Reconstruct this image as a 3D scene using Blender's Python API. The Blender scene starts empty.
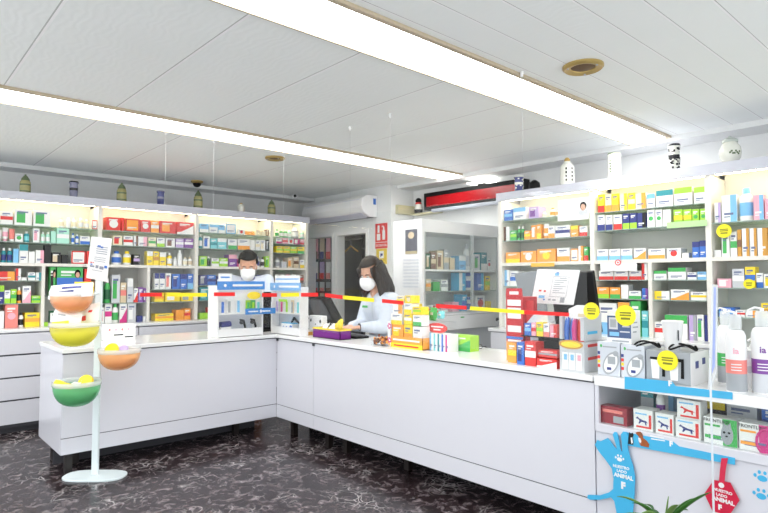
import bpy, bmesh, math, random
from mathutils import Vector, Matrix
random.seed(7)
S = bpy.context.scene
COL = S.collection
PI = math.pi
# ------------------------------------------------------------------ camera
FOC, CX, CY, EYE = 572.0, 384.0, 256.5, 1.45
PITCH, YAW = math.atan(24.5 / FOC), math.radians(48.05)
F0 = Vector((math.cos(YAW), math.sin(YAW), 0)); R = Vector((math.sin(YAW), -math.cos(YAW), 0))
F = F0 * math.cos(PITCH) + Vector((0, 0, 1)) * math.sin(PITCH); U = R.cross(F)
EYEP = Vector((0, 0, EYE))
cam = bpy.data.cameras.new('camera'); co = bpy.data.objects.new('camera', cam); COL.objects.link(co)
m3 = Matrix((R, U, -F)).transposed(); co.matrix_world = Matrix.Translation(EYEP) @ m3.to_4x4()
cam.sensor_width = 36; cam.lens = FOC / 768 * 36; cam.clip_start = .05
S.camera = co
S.view_settings.view_transform = 'Standard'; S.view_settings.look = 'None'; S.view_settings.gamma = 1
S.view_settings.use_curve_mapping = False

def at(px, py, **k):
    "point of a wall, worktop or floor plane seen along one sight line"
    d = F + R * ((px - CX) / FOC) - U * ((py - CY) / FOC)
    (a, v), = k.items(); i = 'xyz'.index(a)
    return EYEP + d * ((v - EYEP[i]) / d[i])
def solve(px, **fix):
    "the missing coordinate of a point whose other two are known"
    a = R * FOC - F * (px - CX); v = Vector((0, 0, 0)); free = None
    for i, n in enumerate('xyz'):
        if n in fix: v[i] = fix[n] - EYEP[i]
        else: free = i
    return -(a.dot(v)) / a[free]
def mpp(p): return (Vector(p) - EYEP).dot(F) / FOC

# ------------------------------------------------------------------ materials
def s2l(c): return tuple(((x / 12.92) if x <= .04045 else ((x + .055) / 1.055) ** 2.4) for x in c)
RGB = {'w': (.93, .93, .92), 'cr': (.93, .88, .74), 'r': (.85, .14, .12), 'or': (.97, .61, .19), 'y': (.97, .84, .10), 'li': (.60, .84, .15),
 'g': (.20, .66, .28), 'mi': (.66, .89, .80), 'te': (.08, .52, .56), 'aq': (.42, .79, .82), 'lb': (.45, .72, .90), 'bl': (.14, .38, .76), 'nv': (.11, .15, .45),
 'pu': (.44, .19, .56), 'la': (.72, .62, .82), 'pk': (.93, .65, .72), 'ma': (.80, .15, .48), 'sa': (.91, .48, .44), 'br': (.42, .26, .17), 'am': (.78, .54, .16),
 'gy': (.60, .62, .64), 'bk': (.06, .06, .07), 'dg': (.10, .36, .22), 'dr': (.55, .08, .14), 'be': (.82, .74, .60), 'cy': (.16, .66, .86), 'lg': (.78, .79, .81)}
WORD = {'w': 'white', 'cr': 'cream', 'r': 'red', 'or': 'orange', 'y': 'yellow', 'li': 'lime', 'g': 'green', 'mi': 'mint', 'te': 'teal', 'aq': 'aqua', 'lb': 'pale-blue',
 'bl': 'blue', 'nv': 'navy', 'pu': 'purple', 'la': 'lilac', 'pk': 'pink', 'ma': 'magenta', 'sa': 'salmon', 'br': 'brown', 'am': 'amber', 'gy': 'grey', 'bk': 'black',
 'dg': 'dark-green', 'dr': 'dark-red', 'be': 'beige', 'cy': 'sky-blue', 'lg': 'pale-grey'}
_M = {}
def mat(name, rgb, rough=.45, metal=0, spec=.5, noise=.04, bump=0, emit=0, scale=12, trans=0, alpha=1):
    if name in _M: return _M[name]
    m = bpy.data.materials.new(name); m.use_nodes = True; nt = m.node_tree; b = nt.nodes['Principled BSDF']
    c = s2l(rgb); b.inputs['Roughness'].default_value = rough; b.inputs['Metallic'].default_value = metal
    b.inputs['Specular IOR Level'].default_value = spec
    tc = nt.nodes.new('ShaderNodeTexCoord'); n = nt.nodes.new('ShaderNodeTexNoise'); n.inputs['Scale'].default_value = scale; n.inputs['Detail'].default_value = 3
    nt.links.new(tc.outputs['Object'], n.inputs['Vector'])
    r = nt.nodes.new('ShaderNodeMix'); r.data_type = 'RGBA'; nt.links.new(n.outputs['Fac'], r.inputs[0])
    r.inputs[6].default_value = (*[x * (1 - noise) for x in c], 1); r.inputs[7].default_value = (*[min(1, x * (1 + noise)) for x in c], 1)
    nt.links.new(r.outputs[2], b.inputs['Base Color'])
    if bump:
        bp = nt.nodes.new('ShaderNodeBump'); bp.inputs['Strength'].default_value = bump; bp.inputs['Distance'].default_value = .01
        nt.links.new(n.outputs['Fac'], bp.inputs['Height']); nt.links.new(bp.outputs['Normal'], b.inputs['Normal'])
    if emit: b.inputs['Emission Color'].default_value = (*c, 1); b.inputs['Emission Strength'].default_value = emit
    if trans: b.inputs['Transmission Weight'].default_value = trans
    if alpha < 1: b.inputs['Alpha'].default_value = alpha
    _M[name] = m; return m
def pk(code):
    k = 0 if code in ('bk', 'w', 'dg') else .10
    return mat('packaging ' + WORD[code], tuple(x * (1 - k) + k for x in RGB[code]), .38, noise=.02)
def sheer(name, tint, clear, rough=.03, glow=False):
    "clear plastic or glass: mostly lets light through, with a gloss that grows at grazing angles"
    if name in _M: return _M[name]
    m = bpy.data.materials.new(name); m.use_nodes = True; nt = m.node_tree; nt.nodes.clear()
    o = nt.nodes.new('ShaderNodeOutputMaterial'); t = nt.nodes.new('ShaderNodeBsdfTransparent'); t.inputs[0].default_value = (*tint, 1)
    d = nt.nodes.new('ShaderNodeBsdfDiffuse'); d.inputs[0].default_value = (*tint, 1)
    if glow:
        d0, tl, d = d, nt.nodes.new('ShaderNodeBsdfTranslucent'), nt.nodes.new('ShaderNodeMixShader'); tl.inputs[0].default_value = (*tint, 1); d.inputs[0].default_value = .55; nt.links.new(d0.outputs[0], d.inputs[1]); nt.links.new(tl.outputs[0], d.inputs[2])
    g = nt.nodes.new('ShaderNodeBsdfGlossy'); g.inputs['Roughness'].default_value = rough
    fr = nt.nodes.new('ShaderNodeFresnel'); fr.inputs[0].default_value = 1.35
    m1 = nt.nodes.new('ShaderNodeMixShader'); m1.inputs[0].default_value = 1 - clear
    m2 = nt.nodes.new('ShaderNodeMixShader')
    nt.links.new(t.outputs[0], m1.inputs[1]); nt.links.new(d.outputs[0], m1.inputs[2])
    ge = nt.nodes.new('ShaderNodeNewGeometry'); iv = nt.nodes.new('ShaderNodeMath'); iv.operation = 'SUBTRACT'; iv.inputs[0].default_value = 1; nt.links.new(ge.outputs['Backfacing'], iv.inputs[1])
    mu = nt.nodes.new('ShaderNodeMath'); mu.operation = 'MULTIPLY'; nt.links.new(iv.outputs[0], mu.inputs[0]); nt.links.new(fr.outputs[0], mu.inputs[1])
    nt.links.new(mu.outputs[0], m2.inputs[0]); nt.links.new(m1.outputs[0], m2.inputs[1]); nt.links.new(g.outputs[0], m2.inputs[2])
    nt.links.new(m2.outputs[0], o.inputs[0]); _M[name] = m; return m
WHITE = mat('white laminate', (.845, .845, .875), .18, noise=.01)
WHITE_TOP = mat('white worktop', (.93, .93, .93), .15, noise=.015)
WALLM = mat('white wall paint', (.90, .905, .90), .7, noise=.015, bump=.05)
CREAM = mat('cream shelf laminate', (.90, .885, .85), .35, noise=.02)
BACKP = mat('shelf back panel', (.80, .80, .78), .5, noise=.02)
PELMET = mat('pale grey pelmet', (.78, .785, .825), .4, noise=.01)
BLACK = mat('black plastic', (.035, .035, .04), .5, spec=.25)
DARKWOOD = mat('dark leg timber', (.09, .06, .05), .5)
GREY = mat('grey plastic', (.55, .56, .58), .4)
DGREY = mat('dark grey plastic', (.22, .23, .25), .4)
STEEL = mat('brushed steel', (.72, .73, .75), .3, metal=1)
PAPER = mat('white paper', (.93, .93, .93), .8, noise=.01)
PLASTW = mat('white plastic', (.92, .92, .92), .3, noise=.01)
INK = mat('grey ink', (.55, .57, .64), .7)
SKY = mat('sky blue card', (.26, .69, .87), .45, noise=.02)
CRIM = mat('crimson card', (.80, .08, .24), .45)
ACRYL = sheer('clear acrylic', (.985, .99, .99), .99)
GSHELF = sheer('green edged glass', (.72, .86, .80), .62)
GLASS = sheer('cabinet glass', (.975, .99, .985), .99)
FROST = sheer('frosted plastic', (.93, .95, .96), .45, .2, True)
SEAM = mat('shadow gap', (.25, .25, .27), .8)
SKIN = mat('skin', (.80, .59, .48), .55, noise=.05)
SKINW = mat('fair skin', (.84, .65, .55), .55, noise=.05)
HAIRB = mat('black hair', (.05, .045, .045), .7, spec=.2, noise=.3, scale=60, bump=.4)
HAIRW = mat('dark brown hair', (.17, .14, .125), .65, spec=.25, noise=.35, scale=50, bump=.5)
COAT = mat('white coat cloth', (.80, .83, .88), .85, noise=.05, bump=.6, scale=9)
TROUS = mat('dark trousers cloth', (.14, .15, .19), .9)
MASKM = mat('white mask fabric', (.95, .95, .95), .9)

# ------------------------------------------------------------------ mesh builder
class MB:
    def __init__(s): s.v = []; s.f = []; s.m = []
    def add(s, vs, fs, m=0):
        n = len(s.v); s.v += [Vector(v) for v in vs]; s.f += [tuple(i + n for i in f) for f in fs]; s.m += [m] * len(fs); return s
    def box(s, x0, x1, y0, y1, z0, z1, m=0):
        x0, x1 = sorted((x0, x1)); y0, y1 = sorted((y0, y1)); z0, z1 = sorted((z0, z1))
        vs = [(x, y, z) for z in (z0, z1) for y in (y0, y1) for x in (x0, x1)]
        return s.add(vs, [(0, 2, 3, 1), (4, 5, 7, 6), (0, 1, 5, 4), (1, 3, 7, 5), (3, 2, 6, 7), (2, 0, 4, 6)], m)
    def prism(s, pts, ext, m=0):
        pts = [Vector(p) for p in pts]; ext = Vector(ext); n = len(pts)
        nn = Vector((0, 0, 0))
        for i in range(n): nn += pts[i].cross(pts[(i + 1) % n])
        if nn.dot(ext) > 0: pts.reverse()
        vs = pts + [p + ext for p in pts]
        return s.add(vs, [tuple(range(n)), tuple(range(2 * n - 1, n - 1, -1))] + [(i, i + n, (i + 1) % n + n, (i + 1) % n) for i in range(n)], m)
    def tube(s, path, r, n=8, m=0, cap=True):
        path = [Vector(p) for p in path]; k = len(path); rs = r if isinstance(r, (list, tuple)) else [r] * k
        vs = []; fs = []
        up = None
        for i, p in enumerate(path):
            d = (path[min(i + 1, k - 1)] - path[max(i - 1, 0)]).normalized()
            if up is None: up = Vector((0, 0, 1)) if abs(d.z) < .9 else Vector((1, 0, 0))
            a = d.cross(up).normalized(); b = a.cross(d).normalized(); up = b
            vs += [p + (a * math.cos(2 * PI * j / n) + b * math.sin(2 * PI * j / n)) * rs[i] for j in range(n)]
        for i in range(k - 1):
            for j in range(n): fs.append((i * n + j, i * n + (j + 1) % n, (i + 1) * n + (j + 1) % n, (i + 1) * n + j))
        if cap: fs += [tuple(range(n - 1, -1, -1)), tuple(range((k - 1) * n, k * n))]
        return s.add(vs, fs, m)
    def lathe(s, prof, c=(0, 0, 0), n=20, m=0, ax=None):
        "prof: (radius, height[, material])"
        c = Vector(c); k = len(prof); vs = []
        Q = ax if ax else Matrix.Identity(3)
        for p in prof:
            for j in range(n): vs.append(c + Q @ Vector((p[0] * math.cos(2 * PI * j / n), p[0] * math.sin(2 * PI * j / n), p[1])))
        base = len(s.v); s.v += vs
        for i in range(k - 1):
            mm = prof[i][2] if len(prof[i]) > 2 else m
            for j in range(n):
                s.f.append(tuple(base + q for q in (i * n + j, i * n + (j + 1) % n, (i + 1) * n + (j + 1) % n, (i + 1) * n + j))); s.m.append(mm)
        s.f.append(tuple(base + j for j in range(n - 1, -1, -1))); s.m.append(m)
        s.f.append(tuple(base + (k - 1) * n + j for j in range(n))); s.m.append(prof[-2][2] if len(prof[-2]) > 2 else m)
        return s
    def ball(s, c, r, n=14, k=9, m=0, Q=None):
        c = Vector(c); r = r if isinstance(r, (list, tuple)) else (r, r, r); Q = Q or Matrix.Identity(3); vs = []
        for i in range(k + 1):
            t = PI * i / k
            for j in range(n):
                a = 2 * PI * j / n; vs.append(c + Q @ Vector((r[0] * math.sin(t) * math.cos(a), r[1] * math.sin(t) * math.sin(a), -r[2] * math.cos(t))))
        return s.add(vs, [(i * n + j, i * n + (j + 1) % n, (i + 1) * n + (j + 1) % n, (i + 1) * n + j) for i in range(k) for j in range(n)], m)
    def cap(s, a, b, ra, rb, n=12):
        a = Vector(a); b = Vector(b); s.tube([a, b], [ra, rb], n); s.ball(a, ra, n, 7); s.ball(b, rb, n, 7); return s
    def grid(s, fn, nu, nv, m=0, th=0):
        vs = [Vector(fn(i / nu, j / nv)) for i in range(nu + 1) for j in range(nv + 1)]
        return s.add(vs, [(i * (nv + 1) + j, (i + 1) * (nv + 1) + j, (i + 1) * (nv + 1) + j + 1, i * (nv + 1) + j + 1) for i in range(nu) for j in range(nv)], m)
    def build(s, name, mats, parent=None, smooth=False, bevel=0, local=False, loc=None, solid=0):
        me = bpy.data.meshes.new(name)
        off = Vector((0, 0, 0))
        if parent is not None and not local: off = origin(parent)
        elif loc is not None: off = Vector(loc)
        me.from_pydata([tuple(v - off) for v in s.v], [], s.f)
        mats = mats if isinstance(mats, (list, tuple)) else [mats]
        for x in mats: me.materials.append(x)
        for p, i in zip(me.polygons, s.m): p.material_index = i
        me.validate(); me.update()
        if smooth:
            for p in me.polygons: p.use_smooth = True
            me.set_sharp_from_angle(angle=math.radians(42))
        o = bpy.data.objects.new(name, me); COL.objects.link(o)
        if parent is not None: o.parent = parent
        elif loc is not None: o.location = off
        if bevel:
            b = o.modifiers.new('bevel', 'BEVEL'); b.width = bevel; b.segments = 2; b.limit_method = 'ANGLE'
        if solid:
            q = o.modifiers.new('solid', 'SOLIDIFY'); q.thickness = solid; q.offset = 0
        return o
def origin(o):
    p = Vector((0, 0, 0))
    while o is not None: p += o.location; o = o.parent
    return p
def tag(o, label=None, cat=None, group=None, kind=None):
    if label: o['label'] = label
    if cat: o['category'] = cat
    if group: o['group'] = group
    if kind: o['kind'] = kind
    return o
def thing(name, label, cat, loc, group=None, rotz=0):
    o = bpy.data.objects.new(name, None); COL.objects.link(o); o.location = loc; o.rotation_euler = (0, 0, rotz)
    o.empty_display_size = .05
    return tag(o, label, cat, group)
def bx(name, m, parent, *d, bevel=0, local=False, loc=None): return MB().box(*d).build(name, m, parent, bevel=bevel, local=local, loc=loc)
def struct(name, mb, m, **k): return tag(mb.build(name, m, **k), kind='structure')
def text(s, pos, right, up, size, m, parent, name='lettering', align='CENTER', bold=0):
    cu = bpy.data.curves.new('lettering', 'FONT'); cu.body = s; cu.size = size; cu.align_x = align; cu.align_y = 'CENTER'; cu.extrude = .0006; cu.offset = bold; cu.resolution_u = 2
    o = bpy.data.objects.new('lettering', cu); COL.objects.link(o)
    dg = bpy.context.evaluated_depsgraph_get(); me = bpy.data.meshes.new_from_object(o.evaluated_get(dg)); bpy.data.objects.remove(o)
    right = Vector(right).normalized(); up = Vector(up).normalized(); n = right.cross(up)
    off = origin(parent) if parent is not None else Vector((0, 0, 0))
    M = Matrix.Translation(Vector(pos) - off) @ Matrix((right, up, n)).transposed().to_4x4()
    me.transform(M); me.materials.clear(); me.materials.append(m)
    q = bpy.data.objects.new(name, me); COL.objects.link(q); q.parent = parent
    return q
AX = Vector((1, 0, 0)); AY = Vector((0, 1, 0)); AZ = Vector((0, 0, 1))
ORD = 'first second third fourth fifth sixth seventh eighth ninth tenth eleventh twelfth thirteenth fourteenth fifteenth sixteenth seventeenth eighteenth'.split()
# ------------------------------------------------------------------ the setting
ZC = 2.70
XW, XA, YP, YL = 5.40, 4.99, 5.42, 7.42        # right wall, wall with the doorway, pillar face, left wall
def floor_mat():
    m = bpy.data.materials.new('dark veined marble'); m.use_nodes = True; nt = m.node_tree; N = nt.nodes.new; L = nt.links.new
    b = nt.nodes['Principled BSDF']; b.inputs['Roughness'].default_value = .22; b.inputs['Specular IOR Level'].default_value = .3
    tc = N('ShaderNodeTexCoord')
    n0 = N('ShaderNodeTexNoise'); n0.inputs['Scale'].default_value = 3.2; n0.inputs['Detail'].default_value = 6; L(tc.outputs['Object'], n0.inputs['Vector'])
    mx = N('ShaderNodeMix'); mx.data_type = 'VECTOR'; mx.inputs[0].default_value = .22; L(tc.outputs['Object'], mx.inputs[4]); L(n0.outputs['Color'], mx.inputs[5])
    def veins(scale, lo, hi):
        v = N('ShaderNodeTexVoronoi'); v.feature = 'DISTANCE_TO_EDGE'; v.inputs['Scale'].default_value = scale; L(mx.outputs[1], v.inputs['Vector'])
        r = N('ShaderNodeMapRange'); r.inputs[1].default_value = lo; r.inputs[2].default_value = hi; r.inputs[3].default_value = 1; r.inputs[4].default_value = 0; L(v.outputs['Distance'], r.inputs[0]); return r.outputs[0]
    n1 = N('ShaderNodeTexNoise'); n1.inputs['Scale'].default_value = 2.3; n1.inputs['Detail'].default_value = 8; n1.inputs['Roughness'].default_value = .65; L(tc.outputs['Object'], n1.inputs['Vector'])
    n2 = N('ShaderNodeTexNoise'); n2.inputs['Scale'].default_value = 12.5; n2.inputs['Detail'].default_value = 9; n2.inputs['Roughness'].default_value = .72; n2.inputs['Distortion'].default_value = .8; L(tc.outputs['Object'], n2.inputs['Vector'])
    cr = N('ShaderNodeValToRGB'); e = cr.color_ramp; e.elements[0].position = .36; e.elements[0].color = (*s2l((.055, .032, .035)), 1); e.elements[1].position = .70; e.elements[1].color = (*s2l((.56, .52, .53)), 1)
    q = e.elements.new(.52); q.color = (*s2l((.20, .155, .165)), 1); L(n2.outputs['Fac'], cr.inputs[0])
    va = veins(5.5, .0, .03); vb = veins(14, 0, .06)
    msk = N('ShaderNodeMapRange'); msk.inputs[1].default_value = .5; msk.inputs[2].default_value = .66; L(n1.outputs['Fac'], msk.inputs[0])
    m1 = N('ShaderNodeMath'); m1.operation = 'MAXIMUM'; L(va, m1.inputs[0]); L(vb, m1.inputs[1])
    m2 = N('ShaderNodeMath'); m2.operation = 'MULTIPLY'; L(m1.outputs[0], m2.inputs[0]); L(msk.outputs[0], m2.inputs[1])
    m3_ = N('ShaderNodeMath'); m3_.operation = 'MULTIPLY'; m3_.inputs[1].default_value = .8; L(m2.outputs[0], m3_.inputs[0])
    c = N('ShaderNodeMix'); c.data_type = 'RGBA'; L(m3_.outputs[0], c.inputs[0]); L(cr.outputs[0], c.inputs[6]); c.inputs[7].default_value = (*s2l((.80, .78, .78)), 1)
    L(c.outputs[2], b.inputs['Base Color']); return m
def ceil_mat():
    m = bpy.data.materials.new('ceiling panels'); m.use_nodes = True; nt = m.node_tree; N = nt.nodes.new; L = nt.links.new
    b = nt.nodes['Principled BSDF']; b.inputs['Roughness'].default_value = .6
    tc = N('ShaderNodeTexCoord'); sp = N('ShaderNodeSeparateXYZ'); L(tc.outputs['Object'], sp.inputs[0])
    def M(op, a, c=None):
        n = N('ShaderNodeMath'); n.operation = op
        for i, x in ((0, a), (1, c)):
            if x is None: continue
            if isinstance(x, (int, float)): n.inputs[i].default_value = x
            else: L(x, n.inputs[i])
        return n.outputs[0]
    X, Y = sp.outputs[0], sp.outputs[1]
    def line(c, off, step, w): return M('LESS_THAN', M('FRACT', M('DIVIDE', M('SUBTRACT', c, off), step)), w / step)
    far = M('GREATER_THAN', Y, 2.36); near = M('LESS_THAN', Y, 1.93)
    dark = M('MAXIMUM', M('MULTIPLY', line(X, .6 - 6.8, .68, .007), far), M('MULTIPLY', line(Y, -4.17, .21, .004), near))
    lite = M('MAXIMUM', M('MULTIPLY', line(X, .607 - 6.8, .68, .014), far), M('MULTIPLY', line(Y, -4.166, .21, .009), near))
    w = N('ShaderNodeTexNoise'); w.inputs['Scale'].default_value = 3; L(tc.outputs['Object'], w.inputs['Vector'])
    c0 = N('ShaderNodeMix'); c0.data_type = 'RGBA'; L(w.outputs['Fac'], c0.inputs[0]); c0.inputs[6].default_value = (*s2l((.945, .96, .95)), 1); c0.inputs[7].default_value = (*s2l((.96, .97, .965)), 1)
    c1 = N('ShaderNodeMix'); c1.data_type = 'RGBA'; L(lite, c1.inputs[0]); L(c0.outputs[2], c1.inputs[6]); c1.inputs[7].default_value = (*s2l((.99, .99, .99)), 1)
    c2 = N('ShaderNodeMix'); c2.data_type = 'RGBA'; L(dark, c2.inputs[0]); L(c1.outputs[2], c2.inputs[6]); c2.inputs[7].default_value = (*s2l((.74, .75, .74)), 1)
    L(c2.outputs[2], b.inputs['Base Color'])
    wv = N('ShaderNodeTexWave'); wv.inputs['Scale'].default_value = 7; wv.inputs['Distortion'].default_value = 9; L(tc.outputs['Object'], wv.inputs['Vector'])
    bp = N('ShaderNodeBump'); bp.inputs['Strength'].default_value = .12; bp.inputs['Distance'].default_value = .004; L(wv.outputs['Fac'], bp.inputs['Height']); L(bp.outputs[0], b.inputs['Normal'])
    return m
struct('floor', MB().box(-1.6, 7.2, -1.2, 8.0, -.06, 0), floor_mat())
struct('ceiling', MB().box(-1.6, 7.2, -1.2, 8.0, ZC, ZC + .06), ceil_mat())
struct('wall_left', MB().box(-1.6, XA, YL, YL + .1, 0, ZC), WALLM)
struct('wall_right', MB().box(XW, XW + .1, -1.2, YP, 0, ZC), WALLM)
struct('trim_1', MB().box(5.1, XW, -1.2, 5.42, ZC - .045, ZC), WALLM)
struct('trim_2', MB().box(-1.6, XA, 7.12, YL, ZC - .045, ZC), WALLM)
Y1, Y2 = solve(309.5, x=XA, z=1.7), solve(332.5, x=XA, z=1.7)
Y3, Y4 = solve(338, x=XA, z=1.7), solve(366.5, x=XA, z=1.7)
ZD = at(337, 236, x=XA).z
wa = MB().box(XA, XW, YP, Y4, 0, ZC).box(XA, XA + .12, Y3, Y2, 0, ZD).box(XA, XA + .12, Y1, YL + .1, 0, ZC)
wa.box(XA, XA + .12, Y4, Y1, ZD, ZC)
struct('wall_back', wa, WALLM)
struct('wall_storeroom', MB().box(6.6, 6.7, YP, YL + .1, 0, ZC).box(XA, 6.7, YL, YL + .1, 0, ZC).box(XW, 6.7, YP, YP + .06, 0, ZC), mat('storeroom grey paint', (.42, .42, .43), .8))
tr = MB()
for a, c in ((Y1, Y2), (Y3, Y4)):
    tr.box(XA - .018, XA - .001, a, a + .05, 0, ZD + .05).box(XA - .018, XA - .001, c - .05, c, 0, ZD + .05).box(XA - .018, XA - .001, c, a, ZD, ZD + .05)
struct('trim_3', tr, PLASTW)

# ------------------------------------------------------------------ ceiling lights and fittings
DIFF = mat('lit diffuser', (1, 1, .99), .5, emit=11, noise=0)
TRIMT = mat('tan light trim', (.74, .68, .58), .4)
def strip(label, x0, x1, y0, y1):
    t = thing('ceiling_light', label, 'ceiling light', ((x0 + x1) / 2, (y0 + y1) / 2, ZC), 'recessed strip lights')
    bx('diffuser', DIFF, t, x0, x1, y0, y1, ZC - .012, ZC - .002)
    MB().box(x0, x1, y0 - .03, y0, ZC - .02, ZC - .001).box(x0, x1, y1, y1 + .012, ZC - .02, ZC - .001).box(x1, x1 + .015, y0 - .03, y1 + .012, ZC - .02, ZC - .001).build('frame', TRIMT, t)
strip('long bright strip light crossing the left of the ceiling, ending above the pillar', -1.5, 5.28, 4.33, 4.68)
strip('wider-looking bright strip light crossing overhead, ending above the patterned black vase', -1.5, 5.08, 2.0, 2.33)
BRASS = mat('tarnished brass', (.72, .62, .38), .35, metal=.6)
def vent(px, py, r, label):
    p = at(px, py, z=ZC); t = thing('ceiling_vent', label, 'ceiling vent', (p.x, p.y, ZC), 'brass ceiling vents')
    MB().lathe([(r, 0), (r, -.012), (r * .9, -.022), (r * .62, -.014), (r * .58, -.004)], p, 28).build('ring', BRASS, t, smooth=True)
    MB().lathe([(r * .6, -.001), (r * .6, -.006), (r * .5, -.012), (.01, -.02)], p, 24).build('grille', mat('vent brown', (.42, .33, .24), .6), t, smooth=True)
    s = MB()
    for k in range(3):
        a = 2 * PI * k / 3 + .4; s.ball(p + Vector((math.cos(a) * r * .8, math.sin(a) * r * .8, -.02)), .007, 8, 5)
    s.build('screw', STEEL, t, smooth=True)
vent(583, 66, .115, 'round tarnished brass vent in the ceiling right of the wide strip light')
vent(275, 157.5, .10, 'small round brass vent in the ceiling beyond the narrow strip light')
p = at(197, 181, z=ZC)
t = thing('dome_camera', 'small dark dome camera on a brass ring at the ceiling above left shelves', 'security camera', p)
MB().lathe([(.075, 0), (.075, -.015), (.055, -.03)], p, 20).build('base', BRASS, t, smooth=True)
MB().ball(p + Vector((0, 0, -.035)), (.05, .05, .045)).build('dome', BLACK, t, smooth=True)
p = at(295, 196, y=7.0)
t = thing('security_camera', 'small white bullet camera with black lens by the left back corner', 'security camera', (p.x, p.y, ZC))
MB().tube([(p.x, p.y, ZC), (p.x, p.y, p.z)], .012).build('bracket', PLASTW, t)
d = (EYEP - p).normalized(); d.z = -.1
MB().tube([p - d * .05, p + d * .05], .035, 14).build('body', PLASTW, t, smooth=True)
MB().tube([p + d * .045, p + d * .056], .022, 12).build('lens', BLACK, t)

# ------------------------------------------------------------------ shelf goods
MADE = []; BARS = {'L': [], 'R': []}; BOARDS = {'L': [], 'R': []}
def front_design(mb, w, h, kind):
    "flat print on the front of a carton, material 1; small print lines, material 2"
    y = -.0006; z0, z1, x0, x1 = 0, h, -w / 2, w / 2
    def q(a, b, c, d, m=1): mb.box(a, b, y, 0, c, d, m)
    if kind == 'b': q(x0, x1, 0, h * .38)
    elif kind == 't': q(x0, x1, h * .66, h)
    elif kind == 'l': q(x0, x0 + w * .48, 0, h)
    elif kind == 'r': q(x1 - w * .42, x1, 0, h)
    elif kind == 's': q(x0, x1, h * .35, h * .62)
    elif kind == 'q': q(x0 + w * .12, x0 + w * .62, h * .15, h * .8)
    elif kind == 'f': q(x0, x1, 0, h * .1); q(x0, x1, h * .9, h); q(x0, x0 + w * .1, 0, h); q(x1 - w * .1, x1, 0, h)
    elif kind == 'c':
        r = min(w, h) * .32; n = 14
        mb.prism([(r * math.cos(2 * PI * k / n), 0, h * .5 + r * math.sin(2 * PI * k / n)) for k in range(n)], (0, y, 0), 1)
    elif kind == 'd': mb.prism([(x0, 0, 0), (x1, 0, 0), (x1, 0, h * .75), (x0 + w * .25, 0, h * .2), (x0, 0, h * .15)], (0, y, 0), 1)
    if kind != 'n' and w > .03:
        a = h * (.82 if kind in 'bcsqd' else .3)
        mb.box(x0 + w * .15, x0 + w * .78, y * 1.6, 0, a - h * .04, a + h * .04, 2)
        mb.box(x0 + w * .15, x0 + w * .55, y * 1.6, 0, a - h * .13, a - h * .09, 2)
DW = {'n': '', 'b': ' with {} base', 't': ' with {} top', 'l': ' with {} left half', 'r': ' with {} right side', 's': ' with {} stripe', 'q': ' with {} square', 'f': ' with {} border', 'c': ' with {} circle', 'd': ' with {} slash'}
def goods(kind, w, h, c1, c2, des, dep, parent_name, loc, rotz, label, group):
    if kind == 'b':
        mb = MB().box(-w / 2, w / 2, 0, dep, 0, h); front_design(mb, w, h, des)
        ink = mat('soft print ink', (.42, .46, .60), .6) if c1 in ('w', 'cr', 'lg', 'y', 'mi', 'lb') else pk('w')
        o = mb.build('medicine_carton', [pk(c1), pk(c2), ink], local=True); cat = 'medicine box'
    elif kind == 'o':
        r = min(w / 2, .06); o = None
        mb = MB().lathe([(r * .92, 0), (r, h * .03), (r, h * .15, 1), (r, h * .55), (r, h * .68), (r * .75, h * .78), (r * .42, h * .83)], (0, r, 0), 14)
        o = mb.build('bottle', [pk(c1), pk(c2)], smooth=True, local=True); cat = 'bottle'
        MB().lathe([(r * .5, h * .82), (r * .5, h * .98), (r * .44, h)], (0, r, 0), 12).build('cap', pk(c2 if c1 == 'w' or c2 == 'w' else 'w'), o, smooth=True, local=True)
    elif kind == 't':
        r = w / 2; n = 12; vs = []
        for k, (a, c, z) in enumerate(((.8, .8, .18), (1, .95, .35), (1, .6, .7), (1.02, .08, 1))):
            vs += [(r * a * math.cos(2 * PI * j / n), r + r * c * math.sin(2 * PI * j / n), z * h) for j in range(n)]
        fs = [(i * n + j, i * n + (j + 1) % n, (i + 1) * n + (j + 1) % n, (i + 1) * n + j) for i in range(3) for j in range(n)] + [tuple(range(n - 1, -1, -1)), tuple(range(3 * n, 4 * n))]
        mb = MB().add(vs, fs); mb.m = [1 if n <= i < 2 * n else 0 for i in range(len(fs))]
        o = mb.build('cream_tube', [pk(c1), pk(c2)], smooth=True, local=True); cat = 'tube'
        MB().lathe([(r * .72, 0), (r * .78, h * .18)], (0, r, 0), 12).build('cap', pk('w' if c1 != 'w' else c2), o, smooth=True, local=True)
    o.location = loc; o.rotation_euler = (0, 0, rotz)
    return tag(o, label, cat, group)
KW = {'b': 'carton', 'o': 'bottle', 't': 'tube'}
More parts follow.
